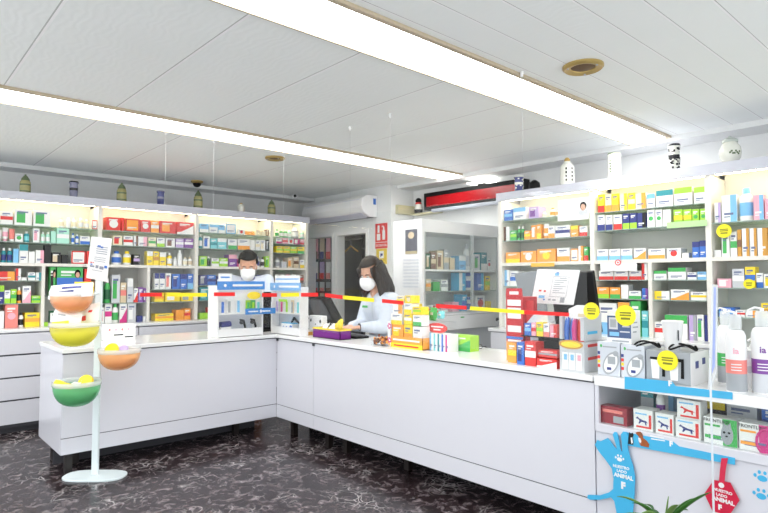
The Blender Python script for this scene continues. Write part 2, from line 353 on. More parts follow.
def shelf(wall, plane, z, place, spec, dep=.13):
    "wall 'L' runs along X at Y=plane, 'R' along Y at X=plane; spec: x0 x1 height kind colour accent design; ..."
    for i, it in enumerate([q.split() for q in spec.split(';') if q.strip()]):
        x0, x1, hp = map(float, it[:3]); kind, c1, c2, des = it[3:7]
        if wall == 'L':
            a, b = solve(x0, y=plane, z=z), solve(x1, y=plane, z=z); c = Vector(((a + b) / 2, plane, z)); w = abs(b - a); rot = 0
        else:
            a, b = solve(x0, x=plane, z=z), solve(x1, x=plane, z=z); c = Vector((plane, (a + b) / 2, z)); w = abs(b - a); rot = -PI / 2
        h = hp * mpp(c) * (.98 if kind != 'b' else 1)
        axis = 0 if wall == 'L' else 1; lo, hi = min(a, b), max(a, b)
        for v0, v1, q0, q1 in BARS[wall]:
            if q0 < z + .5 * h and q1 > z + .01 and v0 < hi and v1 > lo:
                if (v0 + v1) / 2 > (lo + hi) / 2: hi = min(hi, v0 - .001)
                else: lo = max(lo, v1 + .001)
        w = max(.012, hi - lo); c[axis] = (lo + hi) / 2
        for q, v0, v1 in BOARDS[wall]:
            if q > z + .02 and v0 < hi and v1 > lo: h = min(h, q - z - .004)
        desc = WORD[c1] + ' ' + KW[kind] + (DW[des].format(WORD[c2]) if kind == 'b' else ' with %s label' % WORD[c2])
        d = min(dep, max(.03, w * 1.4)) if kind == 'b' else 0
        jit = random.uniform(0, .012)
        loc = c + (Vector((0, jit, .0005)) if wall == 'L' else Vector((jit, 0, .0005)))
        last = goods(kind, w * .955, h, c1, c2, des, d, None, loc, rot, '%s, %s from left, %s' % (desc, ORD[i], place), 'goods on the ' + place)
        MADE.append((last, w, h))

# ------------------------------------------------------------------ left wall shelving
YF = 6.62; ZM = 1.63; ZW = .99; ZT = 2.25; DEPTH = .34
WARM = mat('warm shelf lamp', (1, .93, .76), .5, emit=16, noise=0)
def bay(wall, a, b, label, shelves, dividers=(), last=False, edge=YF):
    "a shelving bay between a and b (along the wall), front at edge"
    def B(mb, u0, u1, d0, d1, z0, z1):
        if wall == 'L': return mb.box(u0, u1, edge + d0, edge + d1, z0, z1)
        return mb.box(edge + d0, edge + d1, u0, u1, z0, z1)
    BARS[wall].append((a, a + .04, ZW, ZT)); BOARDS[wall].append((ZM - .03, a, b)); BOARDS[wall].append((ZT - .02, a, b))
    if last: BARS[wall].append((b - .04, b, ZW, ZT))
    for u in dividers: BARS[wall].append((u - .015, u + .015, ZW, ZM - .03))
    for z, u0, u1 in shelves: BOARDS[wall].append((z - .008, u0 or a, u1 or b))
    loc = ((a + b) / 2, edge, ZW) if wall == 'L' else (edge, (a + b) / 2, ZW)
    t = thing('shelving_bay', label, 'shelving unit', loc, 'shelving bays on the %s wall' % ('left' if wall == 'L' else 'right'))
    B(MB(), a, a + .04, 0, DEPTH, ZW, ZT).build('upright', CREAM, t)
    if last: B(MB(), b - .04, b, 0, DEPTH, ZW, ZT).build('upright', CREAM, t)
    e = b - (.04 if last else 0)
    B(MB(), a + .04, e, DEPTH - .012, DEPTH, ZW, 2.31).build('back_panel', BACKP, t)
    B(MB(), a + .04, e, .004, DEPTH - .012, ZM - .03, ZM).build('shelf_board', CREAM, t)
    for u in dividers: B(MB(), u - .015, u + .015, .006, DEPTH - .012, ZW, ZM - .03).build('divider', CREAM, t)
    for z, u0, u1 in shelves:
        B(MB(), (u0 or a + .04) + .001, (u1 or e) - .001, .02, DEPTH - .014, z - .008, z).build('glass_shelf', GSHELF, t)
    B(MB(), a + .06, e - .02, .04, .09, ZT + .008, ZT + .024).build('shelf_lamp', WARM, t)
    return t
BL = [.86, 1.815, 2.90, 3.93, 4.53]
D1, D2 = 1.312, 2.36
bay('L', BL[0] - 1.02, BL[0], 'cream shelving bay beyond the left edge of the photo', [])
bay('L', BL[0], BL[1], 'leftmost visible shelving bay, behind the white basket stand', [(2.007, 0, 0), (1.84, 0, 0), (1.455, 0, D1 - .015), (1.23, 0, D1 - .015), (1.30, D1 + .015, 0)], [D1])
bay('L', BL[1], BL[2], 'second shelving bay from left, red-orange cartons on its top shelf', [(2.007, 0, 0), (1.845, 0, 0), (1.355, D2 + .015, 0), (1.21, D2 + .015, 0), (1.21, 0, D2 - .015)], [D2])
bay('L', BL[2], BL[3], 'third shelving bay from left, behind the man in white', [(2.045, 0, 0), (1.85, 0, 0), (1.40, 0, 0), (1.215, 0, 0)])
bay('L', BL[3], BL[4], 'narrow last shelving bay by the back corner, under the air conditioner', [(2.04, 0, 0), (1.955, 0, 0), (1.83, 0, 0), (1.42, 0, 0)], last=True)
t = thing('pelmet', 'long pale grey pelmet above the left wall shelves, ceramic jars on top', 'pelmet', (2.2, YF, ZT))
bx('fascia', PELMET, t, -.2, BL[4] + .01, YF - .02, YF, ZT + .001, 2.335)
bx('top_board', PELMET, t, -.2, BL[4] + .01, YF, YL - .005, 2.312, 2.33)
bx('end_board', PELMET, t, BL[4] - .01, BL[4] + .01, YF, YL - .005, ZT + .001, 2.311)
# lower drawers and the long back worktop
YC = 6.45
t = thing('back_worktop', 'white worktop under the left wall shelves', 'worktop', (2.2, YC, ZW - .04))
bx('top', WHITE_TOP, t, -.2, BL[4], YC - .01, YF + DEPTH, ZW - .03, ZW, bevel=.003)
for i, (a, b) in enumerate(((-.16, .62), (.62, 1.4), (1.4, 2.2), (2.2, 3.0), (3.0, 3.8), (3.8, 4.52))):
    t = thing('drawer_unit', ['white drawer unit at the left edge of the photo', 'white drawer unit behind the end of the left counter', 'white drawer unit behind the left counter, near its outer end', 'white drawer unit behind the left counter, under the purple cartons', 'white drawer unit behind the man in white', 'white drawer unit in the back left corner'][i], 'drawers', ((a + b) / 2, YC, 0), 'drawer units along the left wall')
    bx('carcass', WHITE, t, a + .003, b - .003, YC + .02, YF + DEPTH, .07, ZW - .031)
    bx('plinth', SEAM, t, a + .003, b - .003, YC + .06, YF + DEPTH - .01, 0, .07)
    for k, (z0, z1) in enumerate(((.09, .305), (.32, .52), (.535, .735), (.75, .945))):
        bx('drawer', WHITE, t, a + .005, b - .005, YC, YC + .02, z0, z1, bevel=.002)
    MB().box(a + .005, b - .005, YC + .012, YC + .019, .06, .95).build('shadow_gap', SEAM, t)

GF = YF + .03
shelf('L', GF, 2.007, 'top shelf, leftmost bay, left wall', '0 13 13 b w r s; 14 32 16 b w g q; 33 51 16 b w g q; 59 64.5 10 o w cr n; 66 71.5 11 o w w n; 72 78 11 o w cr n; 78.5 84 11 o cr w n; 84.5 90 10 o cr w n; 92 98.5 9 b w r f')
shelf('L', GF, 1.84, 'second shelf, leftmost bay, left wall', '-4 2 12 t w w n; 2.5 8.5 14 t w pk n; 9 15 13 t sa sa n; 15 23 8 b w g c; 24 30 11 o te aq n; 33 39.5 14 b w pk q; 41 45.5 11 o mi w n; 46 50.5 11 o mi w n; 51 56 12 b mi w n; 56.5 69.5 15 b mi w s; 71.5 75 11 o w bl n; 75.5 79.5 10 o bl w n; 80 90 8 b w bl b')
shelf('L', GF, ZM, 'mid shelf, leftmost bay, left wall', '-5 .5 15 o nv y n; 1 6.5 15 o te nv n; 7 12.5 15 o te nv n; 13 18.5 14 b lb w n; 19 28 18.5 b w te t; 28.5 35 11.5 b w be n; 35.5 44 13 b w pk r; 44.5 51 18.5 b bk gy n; 51.5 61 11 b bk be q; 61.5 68.5 9 b bk gy n; 71 86 13 b w r f; 86.5 91 13 b r w n')
shelf('L', GF, 1.455, 'shelf below mid-shelf, leftmost bay', '-3 15 9 b r or r; 15.5 21 12 b w r l; 21.5 27 3 b w r n; 28 35.5 8 b w te s; 36 44.5 8 b w te r')
shelf('L', GF, 1.23, 'lime-carton shelf, leftmost bay, left wall', '-3 4 18 b nv li t; 4.3 10.3 13 b w li b; 10.6 16.4 14 b li g s; 16.8 21.8 16 o or bk n; 22.3 31 17 b w pk d; 31.5 43.5 7 b li g s')
shelf('L', GF, ZW, 'worktop below leftmost bay, left wall', '-3 4 17 b w pk n; 4.6 18 24 b sa pk c; 18.6 24 15 o w bk n; 24.6 43 14 b y or s; 43.6 48 4 b li y n')
shelf('L', GF, 1.30, 'shelf behind basket stand, leftmost bay, left wall', '49.5 55.5 31 b g bk q; 56 83 33 b g bl s; 84 91 26 b r w n')
for o_, w_, h_ in MADE[-3:-1]:
    MB().ball((w_ * .28, -.002, h_ * .76), (min(w_ * .3, .03), .002, .045), 12, 8, 1).ball((w_ * .28, -.0035, h_ * .72), (min(w_ * .2, .02), .002, .03), 12, 8, 0).build('portrait', [SKINW, HAIRB], o_, smooth=True, local=True)
shelf('L', GF, ZW, 'worktop behind basket stand, left wall', '49.5 54 15 b dg w q; 54.5 60 13 b dr bk n; 62 76 9 b w be n; 78 95 12 b w mi q')
shelf('L', GF, 2.007, 'top shelf, second bay, left wall', '106.5 121 13 b r w c; 121.8 124.5 13 b r r n; 125 140 12.5 b or r f; 141 150.5 12 b r w c; 151 159 12 b or w s; 160 176 12 b r or q; 177 194 12 b r w d')
shelf('L', GF, 1.845, 'second shelf, second bay, left wall', '113 122.5 9.5 b cr r q; 123.5 133 9.5 b w r s; 134 138 10 b w br r; 138.5 147.5 9.5 b w pk r; 148.5 156 9 b cr g s; 157 165 9 b w li b; 166 175 9 b w br q; 176 184 9 b la w s; 184.5 193.5 9.5 b pu w s')
shelf('L', GF, ZM, 'mid shelf, second bay, left wall', '113 123 14 o w bl n; 124 132.5 14 o w y n; 133.5 140 10.5 b bk la s; 147 153 14 b y w t; 153.5 159 14 b y am s; 159.5 166 13 b y w t; 167.5 173 13 o y w n; 174 177.5 9 o w w n; 178 183 16 o w w n; 183.5 188 9 o w cr n; 188.5 193.5 9 o w be n')
shelf('L', GF, 1.21, 'low shelf beside basket stand', '96 104 27 b dg g q; 104.5 111 25 o g dg n; 111.5 120 28 b lg g q; 120.5 126.5 20 b be sa s; 127 133 24 b lg w t; 133.5 138 14 b w r d; 138.5 143.5 15 b pu la q; 144 149 14 b pu w q')
shelf('L', GF, ZW, 'worktop beside basket stand, second bay, left wall', '97 104.5 16 b w r q; 105 112 20 b w ma s; 112.5 119 20 o w g n; 119.5 127 20 b w ma d; 127.5 136 20 b lg w q; 137 143 6 b nv bl n; 143.5 149.5 5 b w gy n')
shelf('L', GF, 1.355, 'upper low shelf, second bay, left wall', '154.5 159 16 b w nv t; 159.5 165 16 b w nv t; 165.5 171 16 b w sa q; 172 180 15 b bl nv q; 180.5 187 15 b bl nv t; 187.5 194 15 b bl lb b')
shelf('L', GF, 1.21, 'yellow-carton shelf, second bay, left wall', '154.5 164 9 b y or s; 165 180 9 b y w q; 181 194 8 b y gy q')
shelf('L', GF, ZW, 'worktop below second bay, left wall', '155 174 7 b y or s; 176 184 10 b or w n; 184.5 191 11 b or r s')
shelf('L', GF, 2.045, 'top shelf, third bay, left wall', '200 209 8.5 b lb w b; 209.5 218 8.5 b w lb t; 218.5 225 8.5 b lb w b; 226 236.5 10 b w lb f; 238 245 5 b w r c; 246 255 3.5 b or r n; 256 261 5 b cr w n; 262 266 5 b cr w n; 266.5 271 6.5 b br be q')
shelf('L', GF, 1.85, 'second shelf, third bay, left wall', '199.5 203 14 o te w n; 203.5 210 12 b w bl q; 210.5 217 10 b aq te s; 217.5 227 10.5 b aq w t; 228 237 10 b w g b; 237.5 250 10.5 b w or b; 250.5 255 10 b w be n; 255.5 260 10 b w cr s; 260.5 265.5 10.5 b w cr q; 266 270.5 11 b bk gy q')
shelf('L', GF, ZM, 'mid shelf, third bay, left wall', '199.5 207 10 b li g q; 207.5 211 10 o dg bk n; 211.5 219 8 b w li s; 219.5 228 8.5 b li w s; 228.5 237 12 b pu pk t; 238 245 8 b ma w n; 256 261 11 o w nv n; 261.5 265 10 o w bk n; 265.5 271 11 b li g q')
shelf('L', GF, 1.40, 'upper low shelf, third bay, left wall', '199.5 207 10 b nv gy q; 207.5 216 10 b bl nv s; 217 225 9 b nv w s; 245 256 10 b nv gy n; 257 269 10 b gy nv t')
shelf('L', GF, 1.215, 'teal-carton shelf, third bay, left wall', '199.5 210 13 b te aq q; 210.5 221 13 b te w q; 221.5 228 8 b ma pk n')
shelf('L', GF, ZW, 'worktop below third bay, left wall', '199.5 208 6 b li w n; 208.5 213.5 11 b r w b; 214 219 12 b nv r s')
shelf('L', GF, 2.04, 'top shelf, narrow back-corner bay', '276.5 280 8 o w g n; 280.5 284 8 o g w n; 284.5 288 8 o g w n; 288.5 292.5 8 o mi w n; 293 300.5 11 o gy w n; 301 304.5 8 o mi w n')
shelf('L', GF, 1.955, 'pink-row shelf, narrow back-corner bay', '276.5 282 5 b w ma b; 282.5 288 5.5 b pk r s; 288.5 294 5.5 b w r c; 294.5 300 6 b ma w q; 300.5 305.5 6 b pk r b')
shelf('L', GF, 1.83, 'yellow-row shelf, narrow back-corner bay', '276.5 283 6.5 b y li s; 283.5 290 6.5 b y li s; 290.5 297 6.5 b li y s; 297.5 304.5 6.5 b y g b')
shelf('L', GF, ZM, 'mid shelf, narrow back-corner bay', '276.5 281 10 o w gy n; 282 287 6 b lg w n; 288 293 10 b be or q; 293.5 299 11 b be br s; 300 304.5 8 b w y b')
shelf('L', GF, 1.42, 'tube shelf, narrow back-corner bay', '276.5 281 9 t w ma n; 282 286.5 9 t w r n; 287.5 292 9 t pk w n; 293 297.5 9 t w ma n; 299 304 8 b br r s')

# ------------------------------------------------------------------ right wall shelving
XF = 4.72
BR = [solve(500, x=XF, z=1.9), solve(594, x=XF, z=1.9), solve(711, x=XF, z=1.9), .45]
def vbay(b, a, label, shelves, div=(), last=False):
    return bay('R', a, b, label, shelves, div, last, XF)
# for the right wall bays are given from far (large Y) to near (small Y); upright stands on the near side, so close the far end
DV = solve(650, x=XF, z=1.3)
vbay(BR[0] + .02, BR[1], 'right wall shelving bay farthest from the window, orange cartons on its mid shelf', [(2.055, 0, 0), (1.853, 0, 0), (1.40, 0, 0)], last=True)
vbay(BR[1], BR[2], 'middle right wall shelving bay, behind the monitors and blood pressure boxes', [(2.05, 0, 0), (1.89, 0, 0), (1.46, DV + .015, 0), (1.30, DV + .015, 0), (1.46, 0, DV - .015), (1.30, 0, DV - .015)], [DV])
vbay(BR[2], BR[3], 'nearest right wall shelving bay, amber packs on its mid shelf', [(1.89, 0, 0), (1.40, 0, 0), (1.185, 0, 0)])
t = thing('pelmet', 'long white pelmet above the right wall shelves, apothecary jars on top', 'pelmet', (XF, 2, ZT))
bx('fascia', PELMET, t, XF - .02, XF, BR[3], BR[0] + .03, ZT + .001, 2.335)
bx('top_board', PELMET, t, XF, XW - .005, BR[3], BR[0] + .03, 2.312, 2.33)
bx('end_board', PELMET, t, XF, XW - .005, BR[0] + .01, BR[0] + .03, ZT + .001, 2.311)
t = thing('back_worktop', 'white worktop under the right wall shelves', 'worktop', (XF, 2, ZW - .03))
bx('top', WHITE_TOP, t, XF - .18, XF + DEPTH, BR[3], BR[0] + .02, ZW - .03, ZW, bevel=.003)
for i in range(3):
    a = BR[3] + (BR[0] - BR[3]) / 3 * i; b = a + (BR[0] - BR[3]) / 3
    t = thing('base_cupboard', ['white base cupboard under the amber packs, behind the glass display', 'white base cupboard behind the long counter, below the middle right shelves', 'white base cupboard at the far end of the right wall shelves'][i], 'cupboard', (XF, (a + b) / 2, 0), 'base cupboards along the right wall')
    bx('carcass', WHITE, t, XF - .15, XF + DEPTH, a + .003, b - .003, .07, ZW - .031)
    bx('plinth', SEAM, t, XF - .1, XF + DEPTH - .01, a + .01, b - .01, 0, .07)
    m_ = (a + b) / 2
    for u0, u1, hx in ((a + .004, m_ - .002, m_ - .06), (m_ + .002, b - .004, m_ + .06)):
        dd = bx('door', WHITE, t, XF - .17, XF - .15, u0, u1, .08, ZW - .04, bevel=.002)
        MB().tube([(XF - .185, hx, .7), (XF - .185, hx, .86)], .006).build('handle', STEEL, dd)
GX = XF + .03
shelf('R', GX, 2.055, 'top shelf, far bay, right wall', '503.5 512 11 b bl lb s; 513 526 12 b w lb t; 528.5 538.5 11.5 b la pu q; 541 545 6 o w cr n; 549 554 9 o w or n; 555 560 8 o w or n; 562.5 566 14 o y or n')
shelf('R', GX, 1.853, 'second shelf, far bay, right wall', '501.5 504.5 14 b br be n; 505.5 509 14 b w pk n; 509.5 516 10 b g li s; 516.5 519.5 14 o g dg n; 520 523 14 o g dg n; 523.5 530 9 b or y s; 530.5 536 14 b or w q; 536.5 541 14.5 b or y b; 542 547.5 15 t w or n; 548 554.5 12 b w or b; 555 570 12 b w nv s; 570.5 578 11 b or y t; 579 587 10 b w r b')
shelf('R', GX, ZM, 'mid shelf, far bay, right wall', '505 519.5 10.5 b or y b; 520 536 11.5 b or w c; 536.5 555.5 13 b or y c; 556.5 569.5 13.5 b w or b; 570 578 12.5 b w or f; 578.5 583 15 b or w l; 583.5 588 14 b g r b')
shelf('R', GX, 1.40, 'shelf behind red display, far bay', '503 509 16 b w lb l; 509.5 518 15 b w bl s; 522 530 8 b w nv l; 531 540 9 b lg gy n')
shelf('R', GX, ZW, 'worktop below far bay, right wall', '503 510 12 b w la n; 545 556 14 b gy lg n; 572 584 16 b w lb b')
shelf('R', GX, 2.05, 'top shelf, middle bay, right wall', '597.5 604 18 b y r b; 604.5 611 17.5 b cr or b; 611.5 618.5 17.5 b y or b; 619.5 627 17 b cr y r; 627.5 634.5 17 b y cr s; 635 645.5 16 b cr or r; 646.5 655 14 b w lb t; 656 673.5 16.5 b w te t; 674 692.5 17.5 b w li t; 693.5 706 16.5 b w li t')
shelf('R', GX, 1.89, 'second shelf, middle bay, right wall', '597 604.5 16 b w nv b; 605.5 612.5 15 b w nv b; 613 621.5 15 b w r b; 622 629 15.5 b nv li b; 629.5 636.5 15.5 b nv li b; 637 646 15 b nv bk r; 647 654.5 17.5 b w g c; 655.5 662.5 17 b w g c; 663 671 16.5 b w cr n; 673 682.5 16 b li y s; 683 691.5 15.5 b li y s; 692 699 15 b li g c; 699.5 706.5 15 b li g c')
shelf('R', GX, ZM, 'mid shelf, middle bay, right wall', '596.5 608 11 b w lb b; 608.5 620 11 b w lb b; 620.5 632 11 b w lb b; 633.5 646 11 b w or d; 648 665 10 b w or b; 666.5 681 10 b w r c; 682 688.5 5 b w g n; 692 699 16 b bl nv t; 699.5 706.5 17 b bl nv t')
shelf('R', GX, 1.46, 'upper shelf left of divider, right wall', '598.5 613.5 9 b w r b; 614 628 9 b w r b; 628.5 641 9 b w r b; 641.5 647.5 17 b w r l')
shelf('R', GX, 1.30, 'lower shelf left of divider, right wall', '596.5 609 11 b or li b; 609.5 620 11 b or g b; 620.5 628 14 b w be n; 628.5 641 8 b w g b; 641.5 647.5 11 b bl pu r')
shelf('R', GX, 1.46, 'upper shelf right of divider, right wall', '652.5 666.5 9 b w g t; 667.5 686 12 b w g t; 687 696.5 7.5 b w nv s; 697.5 706.5 8 b lb w s')
shelf('R', GX, 1.30, 'lower shelf right of divider, right wall', '654 669.5 8.5 b w y l; 670.5 689.5 10.5 b w or d; 690.5 707 8.5 b w y s')
shelf('R', GX, ZW, 'worktop below middle bay, right wall', '597 617 31 b w lb b; 618 630 33 b w or t; 630.5 641 35 b g te q; 641.5 648 26 b aq te s; 651 664 16 b w r s; 664.5 688 24 b w g t; 689 696.5 25 b la gy r; 697 704 26 b w g q; 704.5 708 26 b nv gy n')
shelf('R', GX, 1.89, 'top shelf, nearest bay, right wall', '714.5 721 20 b w la r; 721.5 737 27 b w lb r; 737.5 753 34 o w lb n; 753.5 764 25 b pk lb r; 764.5 776 21 b pk lb r; 777 790 22 b w lb s')
shelf('R', GX, ZM, 'mid shelf, nearest bay, right wall', '714 721 7 b w be n; 721.5 729.5 23 b w g q; 730 737 25 b w g s; 737.5 741.5 27 b am br s; 742 749.5 28 b w am r; 750 757 28 b w am r; 757.5 768 28 b am w l; 769 780 28 b am or q')
shelf('R', GX, 1.40, 'upper low shelf, nearest bay, right wall', '717 731.5 9 b pk w q; 732 744.5 19 b lg w s; 745 755.5 21 b y bl s; 756 763 15 b w bl b; 763.5 775 14 b w y q')
shelf('R', GX, 1.185, 'lower shelf, nearest bay, right wall', '718 734.5 9 b bl lb s; 735 745 7 b w r s; 745.5 758 7 b w or r; 761 773 15 b y am s')
# round price tags and shelf strips
YEL = mat('yellow card', (.96, .90, .12), .5); 
def disc_tag(c, r, nrm, label, parent=None):
    nrm = Vector(nrm).normalized(); a = AZ.cross(nrm).normalized(); b = nrm.cross(a)
    o = MB().prism([c + a * math.cos(2 * PI * k / 24) * r + b * math.sin(2 * PI * k / 24) * r for k in range(24)], nrm * .0015).build('price_tag', YEL, loc=c)
    mb = MB()
    for q in (.25, .02, -.3): 
        h = r * (.07 if q > -.2 else .1); w = r * (.55 if q > -.2 else .45)
        mb.prism([c + a * w + b * (r * q + h) + nrm * .0016, c - a * w + b * (r * q + h) + nrm * .0016, c - a * w + b * (r * q - h) + nrm * .0016, c + a * w + b * (r * q - h) + nrm * .0016], nrm * .0005)
    mb.build('lettering', mat('olive ink', (.50, .50, .12), .6), o)
    return tag(o, label, 'price tag', 'round yellow price tags')
TX = XF - .012
disc_tag(at(724, 231, x=XF + .015), .052, (-1, 0, 0), 'round yellow price tag on the mid shelf of the nearest right bay')
disc_tag(at(749, 284, x=TX), .036, (-1, 0, 0), 'round yellow price tag on the low shelf edge under the amber packs')
def strip_card(name, label, cat, px0, px1, z0, z1, m, x=TX):
    a, b = solve(px0, x=x, z=z0), solve(px1, x=x, z=z0)
    return tag(MB().box(x - .002, x, b, a, z0, z1).build(name, m, loc=(x, (a + b) / 2, z0)), label, cat)
strip_card('shelf_strip', 'yellow-orange shelf strip under the orange cartons, far right bay', 'shelf strip', 531, 554.5, ZM - .045, ZM - .01, mat('amber strip', (.95, .74, .25), .5))
strip_card('shelf_strip', 'pale green shelf strip under the lime cartons, middle right bay', 'shelf strip', 667, 707, 1.868, 1.915, mat('pale green strip', (.72, .88, .62), .5))
o = strip_card('hanging_card', 'white card with a red target hanging from the mid shelf of the middle bay', 'card', 600.5, 637, ZM - .095, ZM - .031, PAPER)
c = at(618, 262.5, x=TX - .003)
MB().lathe([(.026, 0), (.026, .001)], c, 24, ax=Matrix(((0, 0, -1), (0, 1, 0), (1, 0, 0)))).lathe([(.017, .001), (.017, .002)], c, 24, m=1, ax=Matrix(((0, 0, -1), (0, 1, 0), (1, 0, 0)))).lathe([(.008, .002), (.008, .003)], c, 18, ax=Matrix(((0, 0, -1), (0, 1, 0), (1, 0, 0)))).build('target', [pk('r'), PAPER], o)
# white shelf card with a small portrait, far right bay
x = XF + .012
a, b = solve(558, x=x, z=2.03), solve(589, x=x, z=2.03)
t = thing('display_card', 'white display card with a small portrait on the top shelf, far right bay', 'card', (x, a, 2.056))
MB().box(x - .004, x, b, a, 2.0, 2.06).box(x, x + .004, b, a, 2.06, 2.2).build('card', PAPER, t)
c = at(583, 207, x=x - .006)
MB().ball(c + Vector((0, 0, 0)), (.005, .024, .032), 12, 8, 0).ball(c + Vector((.002, 0, .012)), (.005, .032, .036), 12, 8, 1).box(c.x, c.x + .006, c.y - .04, c.y + .04, c.z - .07, c.z - .03, 2).build('portrait', [SKINW, HAIRB, pk('lg')], t, smooth=True)

# ------------------------------------------------------------------ ceramic jars along the pelmets
CER = {k: mat('glazed ' + k, v, .22, noise=n, scale=18) for k, v, n in (('olive', (.66, .64, .44), .3), ('greyblue', (.55, .55, .64), .4), ('deepblue', (.33, .35, .55), .35), ('bone', (.90, .90, .86), .05), ('moss', (.40, .46, .34), .2), ('ink', (.10, .10, .13), .2))}
def jar(px, hpx, wpx, shape, body, deco, label, side, name='ceramic_jar', setback=.05):
    zt = 2.3305
    if side == 'L': Y = YF + setback + .05; p = Vector((solve(px, y=Y, z=zt), Y, zt))
    else: X = XF + setback + .05; p = Vector((X, solve(px, x=X, z=zt), zt))
    s = mpp(p); h = hpx * s; r = wpx * s / 2
    t = thing(name, label, 'jar', p, 'ceramic jars on the pelmets')
    B_, D_ = CER[body], CER[deco]
    if shape == 'albarello':
        MB().lathe([(r * .85, 0, 1), (r * .95, h * .06, 0), (r * .8, h * .12), (r * .84, h * .45, 1), (r * .86, h * .6), (r * .8, h * .82), (r, h * .92, 1), (r * .9, h)], p, 24).build('body', [B_, D_], t, smooth=True)
    elif shape == 'lidded':
        MB().lathe([(r * .8, 0), (r, h * .1, 1), (r * .97, h * .16), (r * .97, h * .42, 1), (r * .97, h * .5), (r * .9, h * .62), (r * .7, h * .68)], p, 24).build('body', [B_, D_], t, smooth=True)
        MB().lathe([(r * .78, h * .68), (r * .72, h * .76), (r * .35, h * .9), (r * .16, h * .93), (r * .22, h * .97), (.002, h)], p, 20).build('lid', D_ if body == 'olive' else B_, t, smooth=True)
    elif shape == 'bottle':
        MB().lathe([(r * .95, 0), (r, h * .05), (r, h * .62), (r * .9, h * .72), (r * .5, h * .82), (r * .55, h * .86)], p, 24).build('body', [B_, D_], t, smooth=True)
        MB().lathe([(r * .4, h * .86), (r * .42, h * .93), (r * .2, h)], p, 16).build('lid', mat('amber stopper', (.75, .62, .35), .4), t, smooth=True)
    elif shape == 'cylinder':
        MB().lathe([(r * .92, 0), (r, h * .04), (r * .95, h * .1), (r * .95, h * .9), (r, h * .95, 1), (r * .95, h)], p, 24).build('body', [B_, D_], t, smooth=True)
    elif shape == 'ginger':
        MB().lathe([(r * .5, 0), (r * .55, h * .03), (r * .92, h * .22), (r, h * .42), (r * .9, h * .6), (r * .62, h * .74), (r * .6, h * .77)], p, 28).build('body', [B_, D_], t, smooth=True)
        MB().lathe([(r * .72, h * .76), (r * .7, h * .84), (r * .4, h * .92), (r * .12, h * .94), (r * .14, h * .98), (.002, h)], p, 20).build('lid', mat('grey glaze', (.72, .75, .72), .3), t, smooth=True)
    return t, p, r, h
jar(25, 20, 10, 'lidded', 'olive', 'moss', 'olive ceramic jar with green lid, leftmost on the left pelmet', 'L')
jar(73.5, 17, 9, 'albarello', 'greyblue', 'ink', 'grey-blue waisted jar on the left pelmet, second from the left edge', 'L')
jar(121.5, 20, 9.5, 'lidded', 'olive', 'moss', 'olive jar with pointed green lid above the red-orange cartons', 'L')
jar(160.5, 15, 8, 'albarello', 'deepblue', 'greyblue', 'small dark blue waisted jar on the left pelmet', 'L')
jar(198, 19, 9, 'lidded', 'olive', 'moss', 'olive lidded jar just right of the dome camera on the left pelmet', 'L')
jar(271.5, 16, 8, 'lidded', 'olive', 'moss', 'olive lidded jar nearest the back corner on the left pelmet', 'L')
t, p, r, h = jar(241, 10, 7, 'bottle', 'bone', 'bone', 'small pale figurine jar between two olive jars on the left pelmet', 'L', 'figurine_jar')
t, p, r, h = jar(567.5, 29, 14, 'bottle', 'bone', 'bone', 'white apothecary bottle with a stopper on the right pelmet', 'R', 'apothecary_bottle')
def wrap(t, p, r, items, m, name):
    "little raised brush marks around the visible side of a jar: (angle, z, w, h)"
    mb = MB()
    for a, z, w, h in items:
        d = Vector((math.cos(a), math.sin(a), 0)); e = Vector((-math.sin(a), math.cos(a), 0)); c = p + d * (r * 1.0) + AZ * z
        mb.prism([c + e * w + AZ * h, c - e * w + AZ * h, c - e * w - AZ * h, c + e * w - AZ * h], d * .0015)
    return mb.build(name, m, t)
back = math.atan2(-1, -1.1)
wrap(t, p, r, [(back + .3 * k, h * (.2 + .13 * j), r * .1, h * .035) for j in range(4) for k in (-1.2, 1.6)], CER['ink'], 'lettering')
t, p, r, h = jar(614.5, 27, 13, 'cylinder', 'bone', 'moss', 'white cylindrical jar with a faint green sprig on the right pelmet', 'R', 'ceramic_jar')
wrap(t, p, r * .96, [(back - .9, h * (.3 + .1 * j), r * (.1 + .04 * (j % 2)), h * .03) for j in range(5)], CER['moss'], 'painted_sprig')
t, p, r, h = jar(674.5, 28, 12, 'albarello', 'bone', 'ink', 'black and white patterned vase on the right pelmet', 'R', 'patterned_vase')
rnd = random.Random(3)
wrap(t, p, r * .87, [(back + rnd.uniform(-1.6, 1.6), h * rnd.uniform(.1, .9), r * rnd.uniform(.08, .2), h * rnd.uniform(.012, .04)) for _ in range(46)], CER['ink'], 'painted_pattern')
t, p, r, h = jar(730.5, 29, 20, 'ginger', 'bone', 'moss', 'round white ginger jar with a green painted sprig, nearest on the right pelmet', 'R', 'ginger_jar')
wrap(t, p, r * .985, [(back - .45 + .13 * k, h * (.36 + .05 * math.sin(k * 1.9)), r * .09, h * .03) for k in range(8)], CER['moss'], 'painted_sprig')
t, p, r, h = jar(519, 16, 10, 'albarello', 'deepblue', 'bone', 'dark blue and white jar at the far end of the right pelmet', 'R', setback=.0)
wrap(t, p, r * .87, [(back + rnd.uniform(-1.5, 1.5), h * rnd.uniform(.2, .85), r * .16, h * .04) for _ in range(12)], CER['bone'], 'painted_pattern')
p = Vector((XF + .12, solve(534.5, x=XF + .12, z=2.33), 2.3305))
tag(MB().lathe([(.055, 0), (.055, .055), (.05, .085), (.025, .105), (.012, .112)], p, 18).build('dome_speaker', BLACK, smooth=True, loc=p), 'small black dome on the right pelmet beside the dark blue jar', 'speaker')

